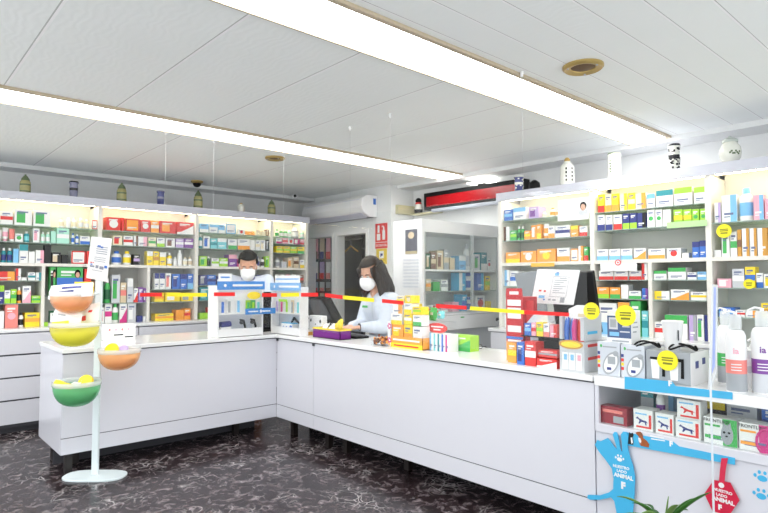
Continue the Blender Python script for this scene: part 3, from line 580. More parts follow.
# ------------------------------------------------------------------ the white L-shaped counter
CF, CE, CT = 2.93, 1.09, .94           # front faces and top
CYF = 4.80; CY0 = solve(595, x=2.93, z=.6)
CYB = at(41, 341, x=CE).y
YS = solve(313.5, x=CF, z=.6)
t = thing('l_shaped_worktop', 'white L-shaped worktop running along both arms of the counter', 'worktop', (CF, CYF, CT - .035))
MB().prism([(CE - .01, CYF - .02, CT - .032), (CF - .02, CYF - .02, CT - .032), (CF - .02, CY0, CT - .032), (CF + .6, CY0, CT - .032), (CF + .6, CYB + .01, CT - .032), (CE - .01, CYB + .01, CT - .032)], (0, 0, .032)).build('top', WHITE_TOP, t, bevel=.004)
ZB, ZP = .155, .275
def cunit(label, axis, u0, u1, end=None, legs=()):
    c = ((u0 + u1) / 2, CYF, 0) if axis == 'x' else (CF, (u0 + u1) / 2, 0)
    t = thing('counter_unit', label, 'counter', c, 'counter units of the L-shaped counter')
    def B(name, m, a, b, d0, d1, z0, z1, bevel=0):
        if axis == 'x': return bx(name, m, t, a, b, CYF + d0, CYF + d1, z0, z1, bevel=bevel)
        return bx(name, m, t, CF + d0, CF + d1, a, b, z0, z1, bevel=bevel)
    dp = (CYB - CYF) if axis == 'x' else .56
    B('carcass', WHITE, u0, u1, .02, dp, ZB, CT - .033)
    B('front_panel', WHITE, u0 + .0015, u1 - .0015, 0, .019, ZP + .003, CT - .042, .0015)
    B('plinth_panel', WHITE, u0 + .0015, u1 - .0015, 0, .019, ZB, ZP - .003, .0015)
    B('shadow_gap', SEAM, u0 + .002, u1 - .002, .008, .019, ZB + .01, CT - .036)
    for a, d in legs:
        if axis == 'x': MB().box(a - .025, a + .025, CYF + d - .025, CYF + d + .025, 0, ZB).build('leg', DARKWOOD, t)
        else: MB().box(CF + d - .025, CF + d + .025, a - .025, a + .025, 0, ZB).build('leg', DARKWOOD, t)
    B('under_shade_board', SEAM, u0 + .03, u1 - .03, .36, .375, 0, ZB)  # dark board added to stand in for the shade beneath the counter
    return t
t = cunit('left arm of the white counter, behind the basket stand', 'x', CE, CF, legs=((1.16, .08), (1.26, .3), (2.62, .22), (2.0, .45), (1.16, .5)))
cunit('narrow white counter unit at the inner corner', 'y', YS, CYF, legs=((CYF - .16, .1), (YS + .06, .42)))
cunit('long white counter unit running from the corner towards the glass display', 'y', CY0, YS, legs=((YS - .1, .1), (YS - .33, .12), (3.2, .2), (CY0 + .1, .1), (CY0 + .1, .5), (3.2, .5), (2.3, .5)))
for px, y_ in ((277.5, 336), (313.5, 340)):
    p = at(px, y_ + 1.5, x=CF - .005); q = Vector((CF - .012, p.y, CT - .05))
    tag(MB().box(CF - .012, CF - .0005, p.y - .012, p.y + .012, CT - .062, CT - .036).build('hook', DGREY, loc=q), 'small dark clip under the worktop edge, ' + ('at the inner corner' if px < 300 else 'at the narrow panel joint'), 'clip')

# ------------------------------------------------------------------ charity basket stand
sx, sy = 1.284, 4.63
t = thing('basket_stand', 'white floor stand with four translucent hanging baskets before the left counter', 'display stand', (sx, sy, 0))
WST = mat('white lacquered metal', (.86, .90, .91), .25, noise=.01)
n = 40; vs = []
for k in range(n):
    a = 2 * PI * k / n; c, s_ = math.cos(a), math.sin(a)
    u = math.copysign(abs(c) ** .6, c) * .225; w = math.copysign(abs(s_) ** .75, s_) * .12
    vs.append(Vector((sx, sy, 0)) + R * u + F0 * w)
MB().prism(vs, (0, 0, .016)).build('base', WST, t, bevel=.004)
MB().prism([Vector((sx, sy, .016)) + R * a + F0 * b for a, b in ((-.024, -.012), (.024, -.012), (.024, .012), (-.024, .012))], (0, 0, 1.48)).build('pole', WST, t, bevel=.004)
def bowl(px, yr, yb, wpx, Y, rgb, cat_label):
    p = at(px, yr, y=Y); s = mpp(p); r = wpx * s / 2; h = (yb - yr) * s
    tint = tuple(q ** .55 for q in s2l(rgb)); mm = sheer('translucent ' + cat_label, tint, .55, .12, True)
    c = Vector((p.x, p.y, p.z))
    prof = [(max(.004, r * math.sin(k / 9 * PI / 2) ** .8 * .98), -h * math.cos(k / 9 * PI / 2)) for k in range(10)]
    b = MB(); nn = 28
    for q in prof: b.v += [c + Vector((q[0] * math.cos(2 * PI * j / nn), q[0] * math.sin(2 * PI * j / nn), q[1])) for j in range(nn)]
    for i in range(9):
        for j in range(nn): b.f.append((i * nn + j, i * nn + (j + 1) % nn, (i + 1) * nn + (j + 1) % nn, (i + 1) * nn + j)); b.m.append(0)
    o = b.build('basket', mm, t, smooth=True)
    rim = MB()
    for z in (0, .032): rim.v += [c + Vector((r * math.cos(2 * PI * j / nn), r * math.sin(2 * PI * j / nn), z)) for j in range(nn)]
    rim.f = [(j, (j + 1) % nn, (j + 1) % nn + nn, j + nn) for j in range(nn)]; rim.m = [0] * nn
    rim.build('rim', FROST, o, smooth=True, solid=.004)
    pole = Vector((sx, sy, p.z + .012)); d = (pole - (c + AZ * .012)); d.z = 0
    MB().tube([c + AZ * .012 + d.normalized() * (r - .003), pole], .008).build('arm', WST, o)
    return o, c, r, h
bowls = {}
for key, a in {'orange': (72, 296, 313, 40, 4.47, (.97, .74, .55), 'orange'), 'yellow': (75, 326.5, 346.5, 45.5, 4.44, (.95, .93, .30), 'yellow'),
               'amber': (119.5, 352.5, 370, 40, 4.46, (.98, .76, .52), 'amber'), 'green': (77, 385, 406, 44, 4.44, (.45, .82, .58), 'green')}.items():
    bowls[key] = bowl(*a)
# sign board on top of the pole
p = at(99, 258, y=sy - .02); s = mpp(p)
sg = [at(91.5, 236.5, y=sy - .03), at(112, 238.5, y=sy - .03), at(107, 282, y=sy - .03), at(86.5, 278, y=sy - .03)]
so = MB().prism(sg, (0, .006, 0)).build('sign_board', PAPER, t)
def sign_pt(u, v, lift=.001):
    a = sg[0].lerp(sg[1], u); b = sg[3].lerp(sg[2], u); q = a.lerp(b, v); q.y -= lift; return q
def sheet_marks(pt, items, parent, m, name):
    mb = MB()
    for u0, u1, v0, v1 in items:
        q = [pt(u0, v0), pt(u1, v0), pt(u1, v1), pt(u0, v1)]
        nn = (q[1] - q[0]).cross(q[3] - q[0]).normalized()
        mb.prism(q, nn * .0006)
    return mb.build(name, m, parent)
sheet_marks(sign_pt, [(.3, .85, .22 + .05 * k, .235 + .05 * k) for k in range(4)] + [(.25, .8, .47 + .045 * k, .48 + .045 * k) for k in range(3)] + [(.08, .3, .68, .72), (.36, .5, .66, .73), (.55, .75, .67, .74), (.2, .7, .78, .79)], so, INK, 'printed_lines')
sheet_marks(sign_pt, [(.34, .5, .19, .24), (.5, .62, .21, .25), (.78, .92, .64, .7), (.1, .2, .64, .67)], so, pk('bl'), 'blue_logo')
sheet_marks(sign_pt, [(.08, .18, .6, .625), (.2, .26, .6, .62)], so, pk('r'), 'red_mark')
# basket contents
def lozenge(c, r, m, label, group, th=.035, tilt=(0, 0, 1), name='lozenge_tin'):
    nrm = Vector(tilt).normalized(); Q = nrm.to_track_quat('Z', 'Y').to_matrix()
    o = MB().lathe([(r * .92, -th / 2), (r, -th * .35), (r, th * .35), (r * .92, th / 2)], c, 24, ax=Q).build(name, m, smooth=True, loc=c)
    return tag(o, label, 'tin', group)
def pouch(c, w, h, right, up, m, label, cat='sweet bag', name='sweet_bag', thick=.03, group=None, marks=None, mm=None):
    right = Vector(right).normalized(); up = Vector(up).normalized(); n = right.cross(up)
    o = MB()
    def fn(u, v, sgn):
        e = (1 - abs(2 * u - 1) ** 3) * (1 - abs(2 * v - 1) ** 3)
        wob = .004 * math.sin(u * 9 + v * 5) + .003 * math.sin(v * 13)
        return c + right * (w * (u - .5)) + up * (h * (v - .5)) + n * (sgn * thick / 2 * e + wob)
    o.grid(lambda u, v: fn(u, v, 1), 8, 8); o.grid(lambda u, v: fn(1 - u, v, -1), 8, 8)
    ob = o.build(name, m, smooth=True, loc=c); tag(ob, label, cat, group)
    if marks:
        mb = MB()
        for u0, u1, v0, v1 in marks:
            ns = 4
            for k in range(ns):
                a, b = u0 + (u1 - u0) * k / ns, u0 + (u1 - u0) * (k + 1) / ns
                mb.add([fn(a, v0, 1) + n * .002, fn(b, v0, 1) + n * .002, fn(b, v1, 1) + n * .002, fn(a, v1, 1) + n * .002], [(0, 1, 2, 3)])
        mb.build('print', mm, ob)
    return ob
RICE = mat('orange puffed snack', (.97, .70, .48), .7, noise=.25, scale=70, bump=.6)
def heap(key, m, label, name, cat, frac=.75):
    o, c, r, h = bowls[key]; b = MB(); rr = random.Random(key)
    b.lathe([(max(.004, r * .9 * math.sin(k / 10 * PI / 2) ** .8), -h * .9 * math.cos(k / 10 * PI / 2)) for k in range(9)], c, 20)
    q = b.build(name, m, smooth=True, loc=c - AZ * h * .5)
    return tag(q, label, cat, kind='stuff')
heap('orange', RICE, 'heap of orange wrapped sweets filling the upper orange basket', 'wrapped_sweets', 'sweets')
heap('amber', mat('amber wrapped sweets', (.97, .68, .40), .5, noise=.25, scale=60, bump=.6), 'heap of amber wrapped sweets filling the right basket', 'wrapped_sweets', 'sweets')
heap('green', mat('green wrapped sweets', (.30, .74, .46), .5, noise=.25, scale=60, bump=.6), 'heap of green wrapped sweets filling the lowest basket', 'wrapped_sweets', 'sweets')
heap('yellow', mat('yellow wrapped sweets', (.98, .95, .35), .5, noise=.12, scale=50, bump=.4), 'heap of yellow wrapped sweets filling the big yellow basket', 'wrapped_sweets', 'sweets')
o, c, r, h = bowls['orange']
tiltup = (AZ * .75 + F0 * .65)
b_ = pouch(at(71, 291, y=4.40), .30, .10, R + AZ * .08, AZ + F0 * .3, pk('w'), 'white sweet bag with dark print standing in the upper orange basket', thick=.03, marks=[(.3, .75, .62, .8), (.22, .6, .38, .5)], mm=pk('nv'))
pouch(at(84, 287.5, y=4.43), .14, .08, R, AZ, pk('y'), 'yellow sweet bag behind the white one in the upper orange basket', thick=.03)
o, c, r, h = bowls['yellow']
pouch(at(67, 318, y=4.46), .20, .11, R - AZ * .25, AZ + F0 * .5, pk('w'), 'crumpled white bag lying across the yellow basket', 'bag', 'plastic_bag', .05, marks=[(.2, .5, .5, .6)], mm=pk('gy'))
pouch(at(88, 316, y=4.50), .16, .17, R + AZ * .2, AZ + F0 * .2, pk('w'), 'tall white sweet bag standing at the back of the yellow basket', thick=.05, marks=[(.3, .5, .3, .5), (.6, .75, .6, .7)], mm=pk('r'))
pouch(at(60, 325, y=4.38), .12, .05, R + AZ * .1, AZ, pk('y'), 'flat yellow packet over the front rim of the yellow basket', 'packet', 'packet', .02)
o, c, r, h = bowls['amber']
lozenge(at(112, 349.5, y=4.42), .047, pk('y'), 'round yellow tin standing in the right amber basket', 'round yellow tins', tilt=-F0 + AZ * .8)
lozenge(at(123, 350, y=4.46), .04, pk('la'), 'small lilac tin beside the yellow one in the amber basket', 'lilac tins', tilt=-F0 * .6 + AZ)
o, c, r, h = bowls['green']
lozenge(at(86, 382, y=4.42), .05, pk('y'), 'round yellow tin standing in the lowest green basket', 'round yellow tins', tilt=-F0 + AZ * .5)
pouch(at(63, 385, y=4.42), .13, .05, R - AZ * .3, AZ + F0, pk('y'), 'thin yellow packet lying in the lowest green basket', 'packet', 'packet', .02)
pouch(at(75, 385, y=4.44), .08, .05, R + AZ * .2, AZ + F0, pk('w'), 'small white packet lying in the lowest green basket', 'packet', 'packet', .02)

# ------------------------------------------------------------------ on the left arm of the counter
p = at(120, 340, z=CT); s = mpp(p)
t = thing('donation_box', 'white box printed with small faces on the outer end of the counter', 'box', p)
wb, hb, db = 30 * s, 15.5 * s, .14
bx('body', PLASTW, t, p.x - wb / 2, p.x + wb / 2, p.y, p.y + db, CT, CT + hb, bevel=.004)
mb = MB()
for k in range(4):
    c = Vector((p.x - wb * .33 + wb * .2 * k, p.y - .001, CT + hb * .68)); mb.ball(c, (.009, .002, .011), 10, 6, k % 2)
mb.build('printed_faces', [pk('sa'), pk('pk')], t)
MB().box(p.x - wb * .2, p.x + wb * .1, p.y - .001, p.y, CT + hb * .3, CT + hb * .38).box(p.x + wb * .15, p.x + wb * .42, p.y - .001, p.y, CT + hb * .15, CT + hb * .22).build('slot', BLACK, t)
HEAD = mat('display header blue', (.22, .52, .82), .45)
HEADL = mat('display header pale blue', (.50, .70, .90), .45)
def rack(label, loc, rotz, w, h, head_m, tagw, items, dep=.2):
    t = thing('display_rack', label, 'display rack', loc, 'white display racks on the counter corner', rotz)
    def L(name, m, *d, **k): return bx(name, m, t, *d, local=True, **k)
    L('side_panel', PLASTW, -w / 2, -w / 2 + .012, 0, dep, 0, h * .86); L('side_panel', PLASTW, w / 2 - .012, w / 2, 0, dep, 0, h * .86)
    L('back_panel', PLASTW, -w / 2 + .012, w / 2 - .012, .05, .056, h * .38, h * .86)
    L('rear_panel', mat('grey display back', (.78, .80, .84), .5), -w / 2 + .012, w / 2 - .012, dep - .006, dep, .02, h * .4)
    L('tray', PLASTW, -w / 2 + .012, w / 2 - .012, 0, dep - .007, .006, .02); L('tray_lip', PLASTW, -w / 2 + .012, w / 2 - .012, -.004, .004, .006, .075)
    hd = L('header', head_m, -w / 2 - .01, w / 2 + .01, -.008, 0, h * .79, h * .93)
    MB().box(-w * .2, w * .47, -.0095, -.008, h * .845, h * .88).ball((-w * .36, -.009, h * .86), (.014, .002, .014), 10, 6).build('printed_text', PAPER, hd, local=True)
    tg = L('tag_card', PAPER, tagw[0] * w, tagw[1] * w, -.006, -.002, h * .93, h * 1.06)
    MB().box(tagw[0] * w + .02, tagw[1] * w - .02, -.0075, -.006, h * .985, h * 1.01).build('printed_text', head_m, tg, local=True)
    L('shelf_ledge', PLASTW, -w / 2 + .012, w / 2 - .012, .0, .05, h * .375, h * .385)
    return t
s = mpp(at(240, 333, z=CT))
YA = CYF + .015
xa, xb = solve(217.5, y=YA, z=CT), solve(263, y=YA, z=CT); w1 = xb - xa
rk1 = rack('white display rack with a bright blue header, standing left at the counter corner', ((xa + xb) / 2, YA, CT), 0, w1, .545, HEAD, (-.5, -.22), None)
XB = CF + .02
ya, yb = solve(271, x=XB, z=CT), solve(300, x=XB, z=CT); w2 = ya - yb
rk2 = rack('white display rack with a pale blue header, standing right at the counter corner', (XB, (ya + yb) / 2, CT), -PI / 2, w2, .53, HEADL, (-.35, .5), None, .09)
def rloc(rk, w, u, v, z):
    M = Matrix.Rotation(rk.rotation_euler.z, 3, 'Z'); return rk.location + M @ Vector((u, v, z))
def hang(rk, w, items, group):
    for u, z0, z1, c1, c2, label in items:
        o = MB().box(-.024, .024, 0, .004, 0, z1 - z0, 0).box(-.011, .011, -.008, 0, .012, (z1 - z0) * .85, 1).build('thermometer_pack', [pk(c1), pk(c2)], local=True)
        o.location = rloc(rk, w, u * w, .040, z0); o.rotation_euler = (0, 0, rk.rotation_euler.z); tag(o, label, 'pack', group)
hang(rk1, w1, [(-.36, .21, .34, 'w', 'bl', 'white pack with blue stick, first on the left display rack'), (-.22, .21, .345, 'w', 'gy', 'white pack with grey stick, second on the left display rack'), (-.02, .21, .35, 'w', 'lb', 'white pack with pale blue stick, mid left display rack'), (.2, .2, .33, 'li', 'g', 'lime green pack hanging on the left display rack'), (.31, .2, .33, 'g', 'li', 'green pack beside the lime one on the left display rack'), (.43, .2, .33, 'w', 'aq', 'white pack with aqua stick, last on the left display rack')], 'packs on the left display rack')
hang(rk2, w2, [(-.4, .2, .33, 'w', 'la', 'white pack with lilac stick, first on the right display rack'), (-.24, .2, .33, 'w', 'ma', 'white pack with magenta stick, second on the right display rack'), (-.06, .2, .33, 'w', 'li', 'white pack with lime stick on the right display rack'), (.12, .2, .33, 'be', 'gy', 'beige pack with grey stick on the right display rack'), (.32, .2, .33, 'w', 'aq', 'white pack with aqua stick on the right display rack')], 'packs on the right display rack')
c = rloc(rk1, w1, .27 * w1, -.012, .375)
o = MB().prism([c + Vector((.07 * math.cos(2 * PI * k / 20), 0, .035 * math.sin(2 * PI * k / 20))) for k in range(20)], (0, .003, 0)).build('round_card', pk('y'), loc=c); tag(o, 'yellow oval card under the bright blue header of the left display rack', 'card')
c = rloc(rk2, w2, -.05 * w2, -.009, .325)
o = tag(MB().box(c.x - .003, c.x, c.y - .075, c.y + .075, c.z - .012, c.z + .012).build('card', pk('li'), loc=c), 'lime strip card under the pale blue header of the right display rack', 'card')
# sunglasses-like dark pieces on the lower shelf of each rack
for rk, w, u, lab in ((rk1, w1, -.29, 'navy spectacle case on the lower tray of the left display rack'), (rk1, w1, .12, 'black reading glasses lying in the left display rack'), (rk1, w1, .36, 'second pair of black glasses, right in the left display rack')):
    c = rloc(rk, w, u * w, .05, .0205); 
    if 'case' in lab:
        tag(MB().tube([c + Vector((-.05, 0, .09)), c + Vector((.05, .01, .09))], [.03, .034], 12).box(c.x - .05, c.x + .05, c.y - .02, c.y + .02, c.z, c.z + .075, 1).build('spectacle_case', [pk('nv'), PLASTW], smooth=True, loc=c), lab, 'case')
    else:
        g = thing('reading_glasses', lab, 'glasses', c)
        MB().tube([c + Vector((-.04, 0, .13)), c + Vector((0, .01, .12)), c + Vector((.03, .03, .06)), c + Vector((.035, .04, .005))], [.008, .012, .01, .006], 8).build('frame', BLACK, g, smooth=True)
        MB().ball(c + Vector((-.025, -.005, .105)), (.024, .003, .02), 12, 8).build('lens', DGREY, g, smooth=True)
c = rloc(rk2, w2, .02 * w2, .012, .0205)
t = thing('tissue_box', 'white tissue box with blue ovals in the right display rack', 'tissue box', c)
bx('body', PLASTW, t, c.x, c.x + .065, c.y - .1, c.y + .1, c.z, c.z + .085, bevel=.004)
bx('top_panel', pk('cy'), t, c.x + .004, c.x + .061, c.y - .098, c.y + .098, c.z + .0855, c.z + .093)
MB().ball((c.x - .001, c.y + .055, c.z + .052), (.002, .013, .01), 12, 6).ball((c.x - .001, c.y + .005, c.z + .052), (.002, .013, .01), 12, 6).ball((c.x - .001, c.y - .07, c.z + .055), (.002, .022, .018), 12, 6).build('blue_ovals', pk('bl'), t)
c = rloc(rk2, w2, .2 * w2, .045, .116)
tag(MB().tube([c + Vector((0, .06, 0)), c + Vector((-.01, .0, .045)), c + Vector((0, -.07, 0.0))], [.008, .014, .008], 8).build('bag_handle', BLACK, smooth=True, loc=c), 'black curved strap above the tissue box in the right display rack', 'strap')
# blue linking sign across both racks
a = at(245.5, 312, y=CYF - .02); b = at(275.5, 313, y=CYF - .02)
t = thing('blue_sign', 'narrow blue sign with white lettering linking the two display racks', 'sign', (a + b) / 2)
bx('board', HEAD, t, a.x, b.x, a.y, a.y + .004, a.z - .025, a.z + .03)
MB().box(a.x + .03, a.x + .13, a.y - .0015, a.y, a.z - .004, a.z + .008).box(a.x + .16, a.x + .26, a.y - .0015, a.y, a.z - .004, a.z + .008).ball(((a.x + b.x) / 2, a.y - .001, a.z + .002), (.01, .001, .016), 10, 6).build('printed_text', PAPER, t)
# black card terminal between the racks
p = at(266, 326, z=CT); p = Vector((2.94, 5.16, CT))
px_ = solve(267, y=5.16, z=1.2); p.x = px_
t = thing('till_monitor', 'small black till screen between the two display racks', 'monitor', p)
bx('screen', BLACK, t, p.x - .085, p.x + .085, p.y - .015, p.y + .015, CT + .30, CT + .40, bevel=.01)
bx('stand', BLACK, t, p.x - .04, p.x + .045, p.y + .0, p.y + .03, CT + .015, CT + .30)
bx('foot', BLACK, t, p.x - .08, p.x + .08, p.y - .06, p.y + .08, CT, CT + .015)
# ------------------------------------------------------------------ on the long arm of the counter
def crow(px0, px1, ybase, hpx, kind, c1, c2, des, label, group, z=CT, dep=.08, X=None, dx=0):
    "a carton facing the shop floor; ybase is where its front foot meets z"
    X = (X if X is not None else at((px0 + px1) / 2, ybase, z=z).x) + dx
    a, b = solve(px0, x=X, z=z), solve(px1, x=X, z=z); c = Vector((X, (a + b) / 2, z + .0005))
    return goods(kind, abs(a - b) * .97, hpx * mpp(c), c1, c2, des, dep, None, c, -PI / 2, label, group)
# purple tray near the corner
p = at(326, 338.5, z=CT); X = p.x; a, b = solve(313, x=X, z=CT), solve(340, x=X, z=CT)
t = thing('storage_tray', 'purple tray with a yellow rim near the counter corner', 'tray', (X, (a + b) / 2, CT))
PUR = mat('purple felt', (.42, .10, .48), .8)
h_ = 8.5 * mpp(p)
MB().box(X, X + .12, b, a, CT, CT + .008).box(X, X + .006, b, a, CT, CT + h_).box(X + .114, X + .12, b, a, CT, CT + h_).box(X, X + .12, b, b + .006, CT, CT + h_).box(X, X + .12, a - .006, a, CT, CT + h_).build('body', PUR, t)
MB().box(X - .003, X + .123, b - .003, b + .006, CT + h_, CT + h_ + .014).box(X - .003, X + .123, a - .006, a + .003, CT + h_, CT + h_ + .014).box(X - .003, X + .006, b, a, CT + h_, CT + h_ + .014).box(X + .114, X + .123, b, a, CT + h_, CT + h_ + .014).build('rim', pk('y'), t)
for i, (u, m_, lab) in enumerate(((.25, pk('w'), 'crumpled white packet in the purple tray, left'), (.55, pk('w'), 'crumpled white packet in the purple tray, middle'))):
    pouch(Vector((X + .06, a + (b - a) * u, CT + h_ + .015)), .09, .09, -AY + AZ * (.3 - i * .5), AX + AZ, m_, lab, 'packet', 'packet', .03)
q = Vector((X + .05, a + (b - a) * .84, CT + h_ + .045))
tag(MB().ball(q, (.02, .035, .05)).ball(q + Vector((0, .045, -.01)), (.016, .03, .03)).ball(q + Vector((0, -.02, .035)), (.015, .02, .025)).build('sponge', pk('y'), smooth=True, loc=q), 'bright yellow sponge standing in the purple tray', 'sponge')
# white speaker-like box with dark dots, till monitor, keyboard
p = at(316, 331, z=CT); X = 3.14; a, b = solve(309, x=X, z=CT), solve(322, x=X, z=CT); s = mpp(p)
t = thing('receipt_printer', 'white box with dark round dots behind the purple tray', 'printer', (X, (a + b) / 2, CT))
bx('body', PLASTW, t, X, X + .06, b, a, CT, CT + 18 * s, bevel=.006)
MB().ball((X, a - .03, CT + 13.5 * s), (.003, .012, .015), 10, 6).ball((X, b + .03, CT + 13 * s), (.003, .014, .018), 10, 6).ball((X, (a + b) / 2, CT + 10 * s), (.003, .008, .008), 10, 6).build('dots', BLACK, t)
p = at(303, 335, z=CT); X = p.x
tag(MB().box(X, X + .08, p.y - .05, p.y + .03, CT, CT + .03, 1).box(X + .01, X + .07, p.y - .04, p.y + .02, CT + .03, CT + .05).build('leaflet_stand', [pk('w'), pk('am')], loc=(X, p.y, CT)), 'small white box with an amber top beside the right display rack', 'box')
X = 3.45; a, b = solve(309.5, x=X, z=1.2), solve(341, x=X, z=1.1)
zt, zb = at(309, 296, x=X).z, at(340, 324.5, x=X).z
t = thing('pos_monitor', 'black till monitor with its back to the shop, near the counter corner', 'monitor', (X, (a + b) / 2, CT))
lean = .10
MB().prism([(X - lean, a + .01, zt), (X - lean, b + .08, zt), (X + .02, b, zb), (X + .02, a, zb)], (.03, 0, .01)).build('panel', BLACK, t, bevel=.006)
MB().prism([(X - lean - .012, a - .12, zt - .03), (X - lean - .012, b + .18, zt - .03), (X + .0, b + .15, zb + .04), (X + .0, a - .11, zb + .04)], (.012, 0, .002)).build('back_cover', DGREY, t, bevel=.005)
bx('stand', BLACK, t, X - .03, X + .02, (a + b) / 2 - .05, (a + b) / 2 + .05, CT, zb + .06); bx('foot', BLACK, t, X - .09, X + .08, (a + b) / 2 - .1, (a + b) / 2 + .1, CT, CT + .012)
Xk = 3.27
Ya = solve(352, x=Xk, z=CT)
t = thing('keyboard', 'black keyboard under the woman\'s hands', 'keyboard', (Xk, Ya, CT))
bx('body', BLACK, t, Xk - .075, Xk + .075, Ya - .15, Ya + .15, CT, CT + .018, bevel=.004)
mb = MB()
for i in range(5):
    for j in range(13): mb.box(Xk - .064 + i * .026, Xk - .043 + i * .026, Ya - .14 + j * .0215, Ya - .122 + j * .0215, CT + .018, CT + .023)
mb.build('keys', DGREY, t)
# tray of nut-coloured sweets
p = at(380, 346, z=CT); X = p.x; a, b = solve(371, x=X, z=CT), solve(388.5, x=X, z=CT); s = mpp(p)
t = thing('sample_tray', 'clear tray of brown and orange sweets before the orange cartons', 'tray', (X, (a + b) / 2, CT))
MB().box(X, X + .11, b, a, CT, CT + .006).box(X, X + .003, b, a, CT, CT + .05).box(X + .107, X + .11, b, a, CT, CT + .05).box(X, X + .11, b, b + .003, CT, CT + .05).box(X, X + .11, a - .003, a, CT, CT + .05).build('body', ACRYL, t)
mb = MB(); rr = random.Random(5)
for k in range(70):
    mb.ball((X + rr.uniform(.015, .095), rr.uniform(b + .012, a - .012), CT + rr.uniform(.016, .072)), rr.uniform(.008, .012), 7, 5, rr.choice((0, 0, 1, 2)))
tag(mb.build('sweets', [mat('nut brown', (.55, .28, .12), .5), pk('or'), pk('br')], smooth=True, loc=(X + .055, (a + b) / 2, CT)), 'brown and orange sweets filling the clear tray', 'sweets', kind='stuff')
# orange counter display with its stacked cartons
p = at(406, 348.5, z=CT); X = p.x; s = mpp(p); a, b = solve(390.5, x=X, z=CT), solve(422.5, x=X, z=CT)
t = thing('counter_display', 'orange and yellow carton tray with printed strips, filled with stacked small boxes', 'display', (X, (a + b) / 2, CT))
hh = 11.5 * s
MB().box(X, X + .2, b, a, CT, CT + .006).box(X, X + .004, b, a, CT, CT + hh, 0).box(X, X + .2, a - .004, a, CT, CT + hh, 0).box(X, X + .2, b, b + .004, CT, CT + hh, 0).box(X - .001, X, b, a, CT, CT + hh * .4, 1).build('tray', [pk('or'), pk('y')], t)
MB().box(X - .002, X, b + .03, a - .03, CT + hh * .62, CT + hh * .76).box(X - .002, X - .001, b + .04, a - .04, CT + hh * .14, CT + hh * .26, 1).build('printed_text', [PAPER, pk('r')], t)
zz = CT + .007
ST = [(391.5, 403.5, 0, 22, 'or', 'y', 'q'), (404, 412, 0, 23, 'y', 'or', 's'), (412.8, 422, 0, 22, 'w', 'bl', 'b'),
      (391, 402, 22, 11, 'w', 'y', 'b'), (404, 411.5, 23, 11, 'y', 'w', 's'), (412.8, 421.5, 22, 11, 'w', 'g', 'b'),
      (392.5, 402.5, 33, 10, 'w', 'or', 'r'), (404, 411.5, 34, 10, 'w', 'y', 'b'), (412.8, 421, 33, 8, 'y', 'li', 's'), (396.5, 404, 43, 8, 'cr', 'y', 's'), (405, 412, 44, 8, 'y', 'cr', 'c')]
pos = ['bottom left', 'bottom middle', 'bottom right', 'second row left', 'second row middle', 'second row right', 'third row left', 'third row middle', 'third row right', 'top left', 'topmost']
for i, (x0, x1, z0, hp, c1, c2, des) in enumerate(ST):
    crow(x0, x1, 0, hp - .3, 'b', c1, c2, des, '%s carton%s, %s, orange counter tray stack' % (WORD[c1], DW[des].format(WORD[c2]), pos[i]), 'cartons stacked in the orange tray', z=zz + z0 * s, X=X + .02 + .015 * (z0 > 30), dep=.085)
mb = MB()
for z_ in (326, 340):
    q = at(389.5, z_, x=X - .003)
    for k in range(5): mb.ball(q + Vector((0, .016 * math.cos(k * 1.257), .016 * math.sin(k * 1.257))), (.002, .009, .009), 8, 5)
tag(mb.box(X - .003, X, a - .002, a + .028, CT, CT + 26 * s, 1).build('flower_card', [pk('ma'), PAPER], loc=(X, a, CT)), 'white card with two magenta flowers at the left of the orange tray', 'card')
# bright packets behind, then the white striped cartons, red oval sign, green carton
t_ = [(424.5, 316, .09, .10, 'li', 'lime-yellow packet leaning above the striped cartons'), (433, 314, .08, .10, 'g', 'green packet leaning beside the lime-yellow one'), (418, 311, .08, .12, 'y', 'yellow packet standing behind the stacked orange cartons'), (441, 315, .07, .06, 'aq', 'aqua packet right of the green packet')]
for px, py, w_, h2, cc, lab in t_:
    q = at(px, py, x=X + .2); bot = q.z - h2 / 2
    pouch(q, w_, h2, -AY, AZ + AX * .15, pk(cc), lab, 'packet', 'packet', .03, 'bright packets on the counter', marks=[(.25, .7, .4, .6)], mm=pk('w'))
p = at(432, 333, z=CT); a, b = solve(413, x=X + .16, z=CT), solve(445, x=X + .16, z=CT)
t = thing('packet_stand', 'white stepped card stand holding the bright packets', 'display stand', (X + .2, (a + b) / 2, CT))
MB().box(X + .205, X + .29, b, a, CT, CT + .13).box(X + .24, X + .29, b, a, CT + .13, CT + .2).build('body', ACRYL, t)
p = at(438, 351, z=CT); X2 = p.x; s = mpp(p)
for i, c2 in enumerate(('lb', 'aq', 'te', 'bl', 'ma')):
    x0 = 429.6 + i * 3.95
    crow(x0, x0 + 3.8, 0, 17, 'b', 'w', c2, 'l', 'thin white carton with %s edge, %s in the row under the red oval sign' % (WORD[c2], ORD[i]), 'thin striped cartons on the counter', X=X2, dep=.1)
q = at(437, 328, x=X2 + .05)
t = thing('oval_sign', 'red oval sign with white lettering above the thin striped cartons', 'sign', (q.x, q.y, q.z))
ov = [q + Vector((0, .10 * math.cos(2 * PI * k / 28), .038 * math.sin(2 * PI * k / 28))) for k in range(28)]
MB().prism(ov, (.004, 0, 0)).build('board', pk('r'), t)
MB().box(q.x - .001, q.x, q.y - .06, q.y + .06, q.z + .004, q.z + .014).box(q.x - .001, q.x, q.y - .035, q.y + .035, q.z - .018, q.z - .008).build('printed_text', PAPER, t)
MB().tube([(q.x + .004, q.y, CT), (q.x + .004, q.y, q.z)], .003).build('stem', ACRYL, t)
crow(449.5, 470.5, 351, 15.5, 'b', 'li', 'g', 'd', 'bright green carton right of the thin striped cartons', 'green cartons on the counter', dep=.1)
p = Vector((3.43, solve(476, x=3.43, z=CT), CT))
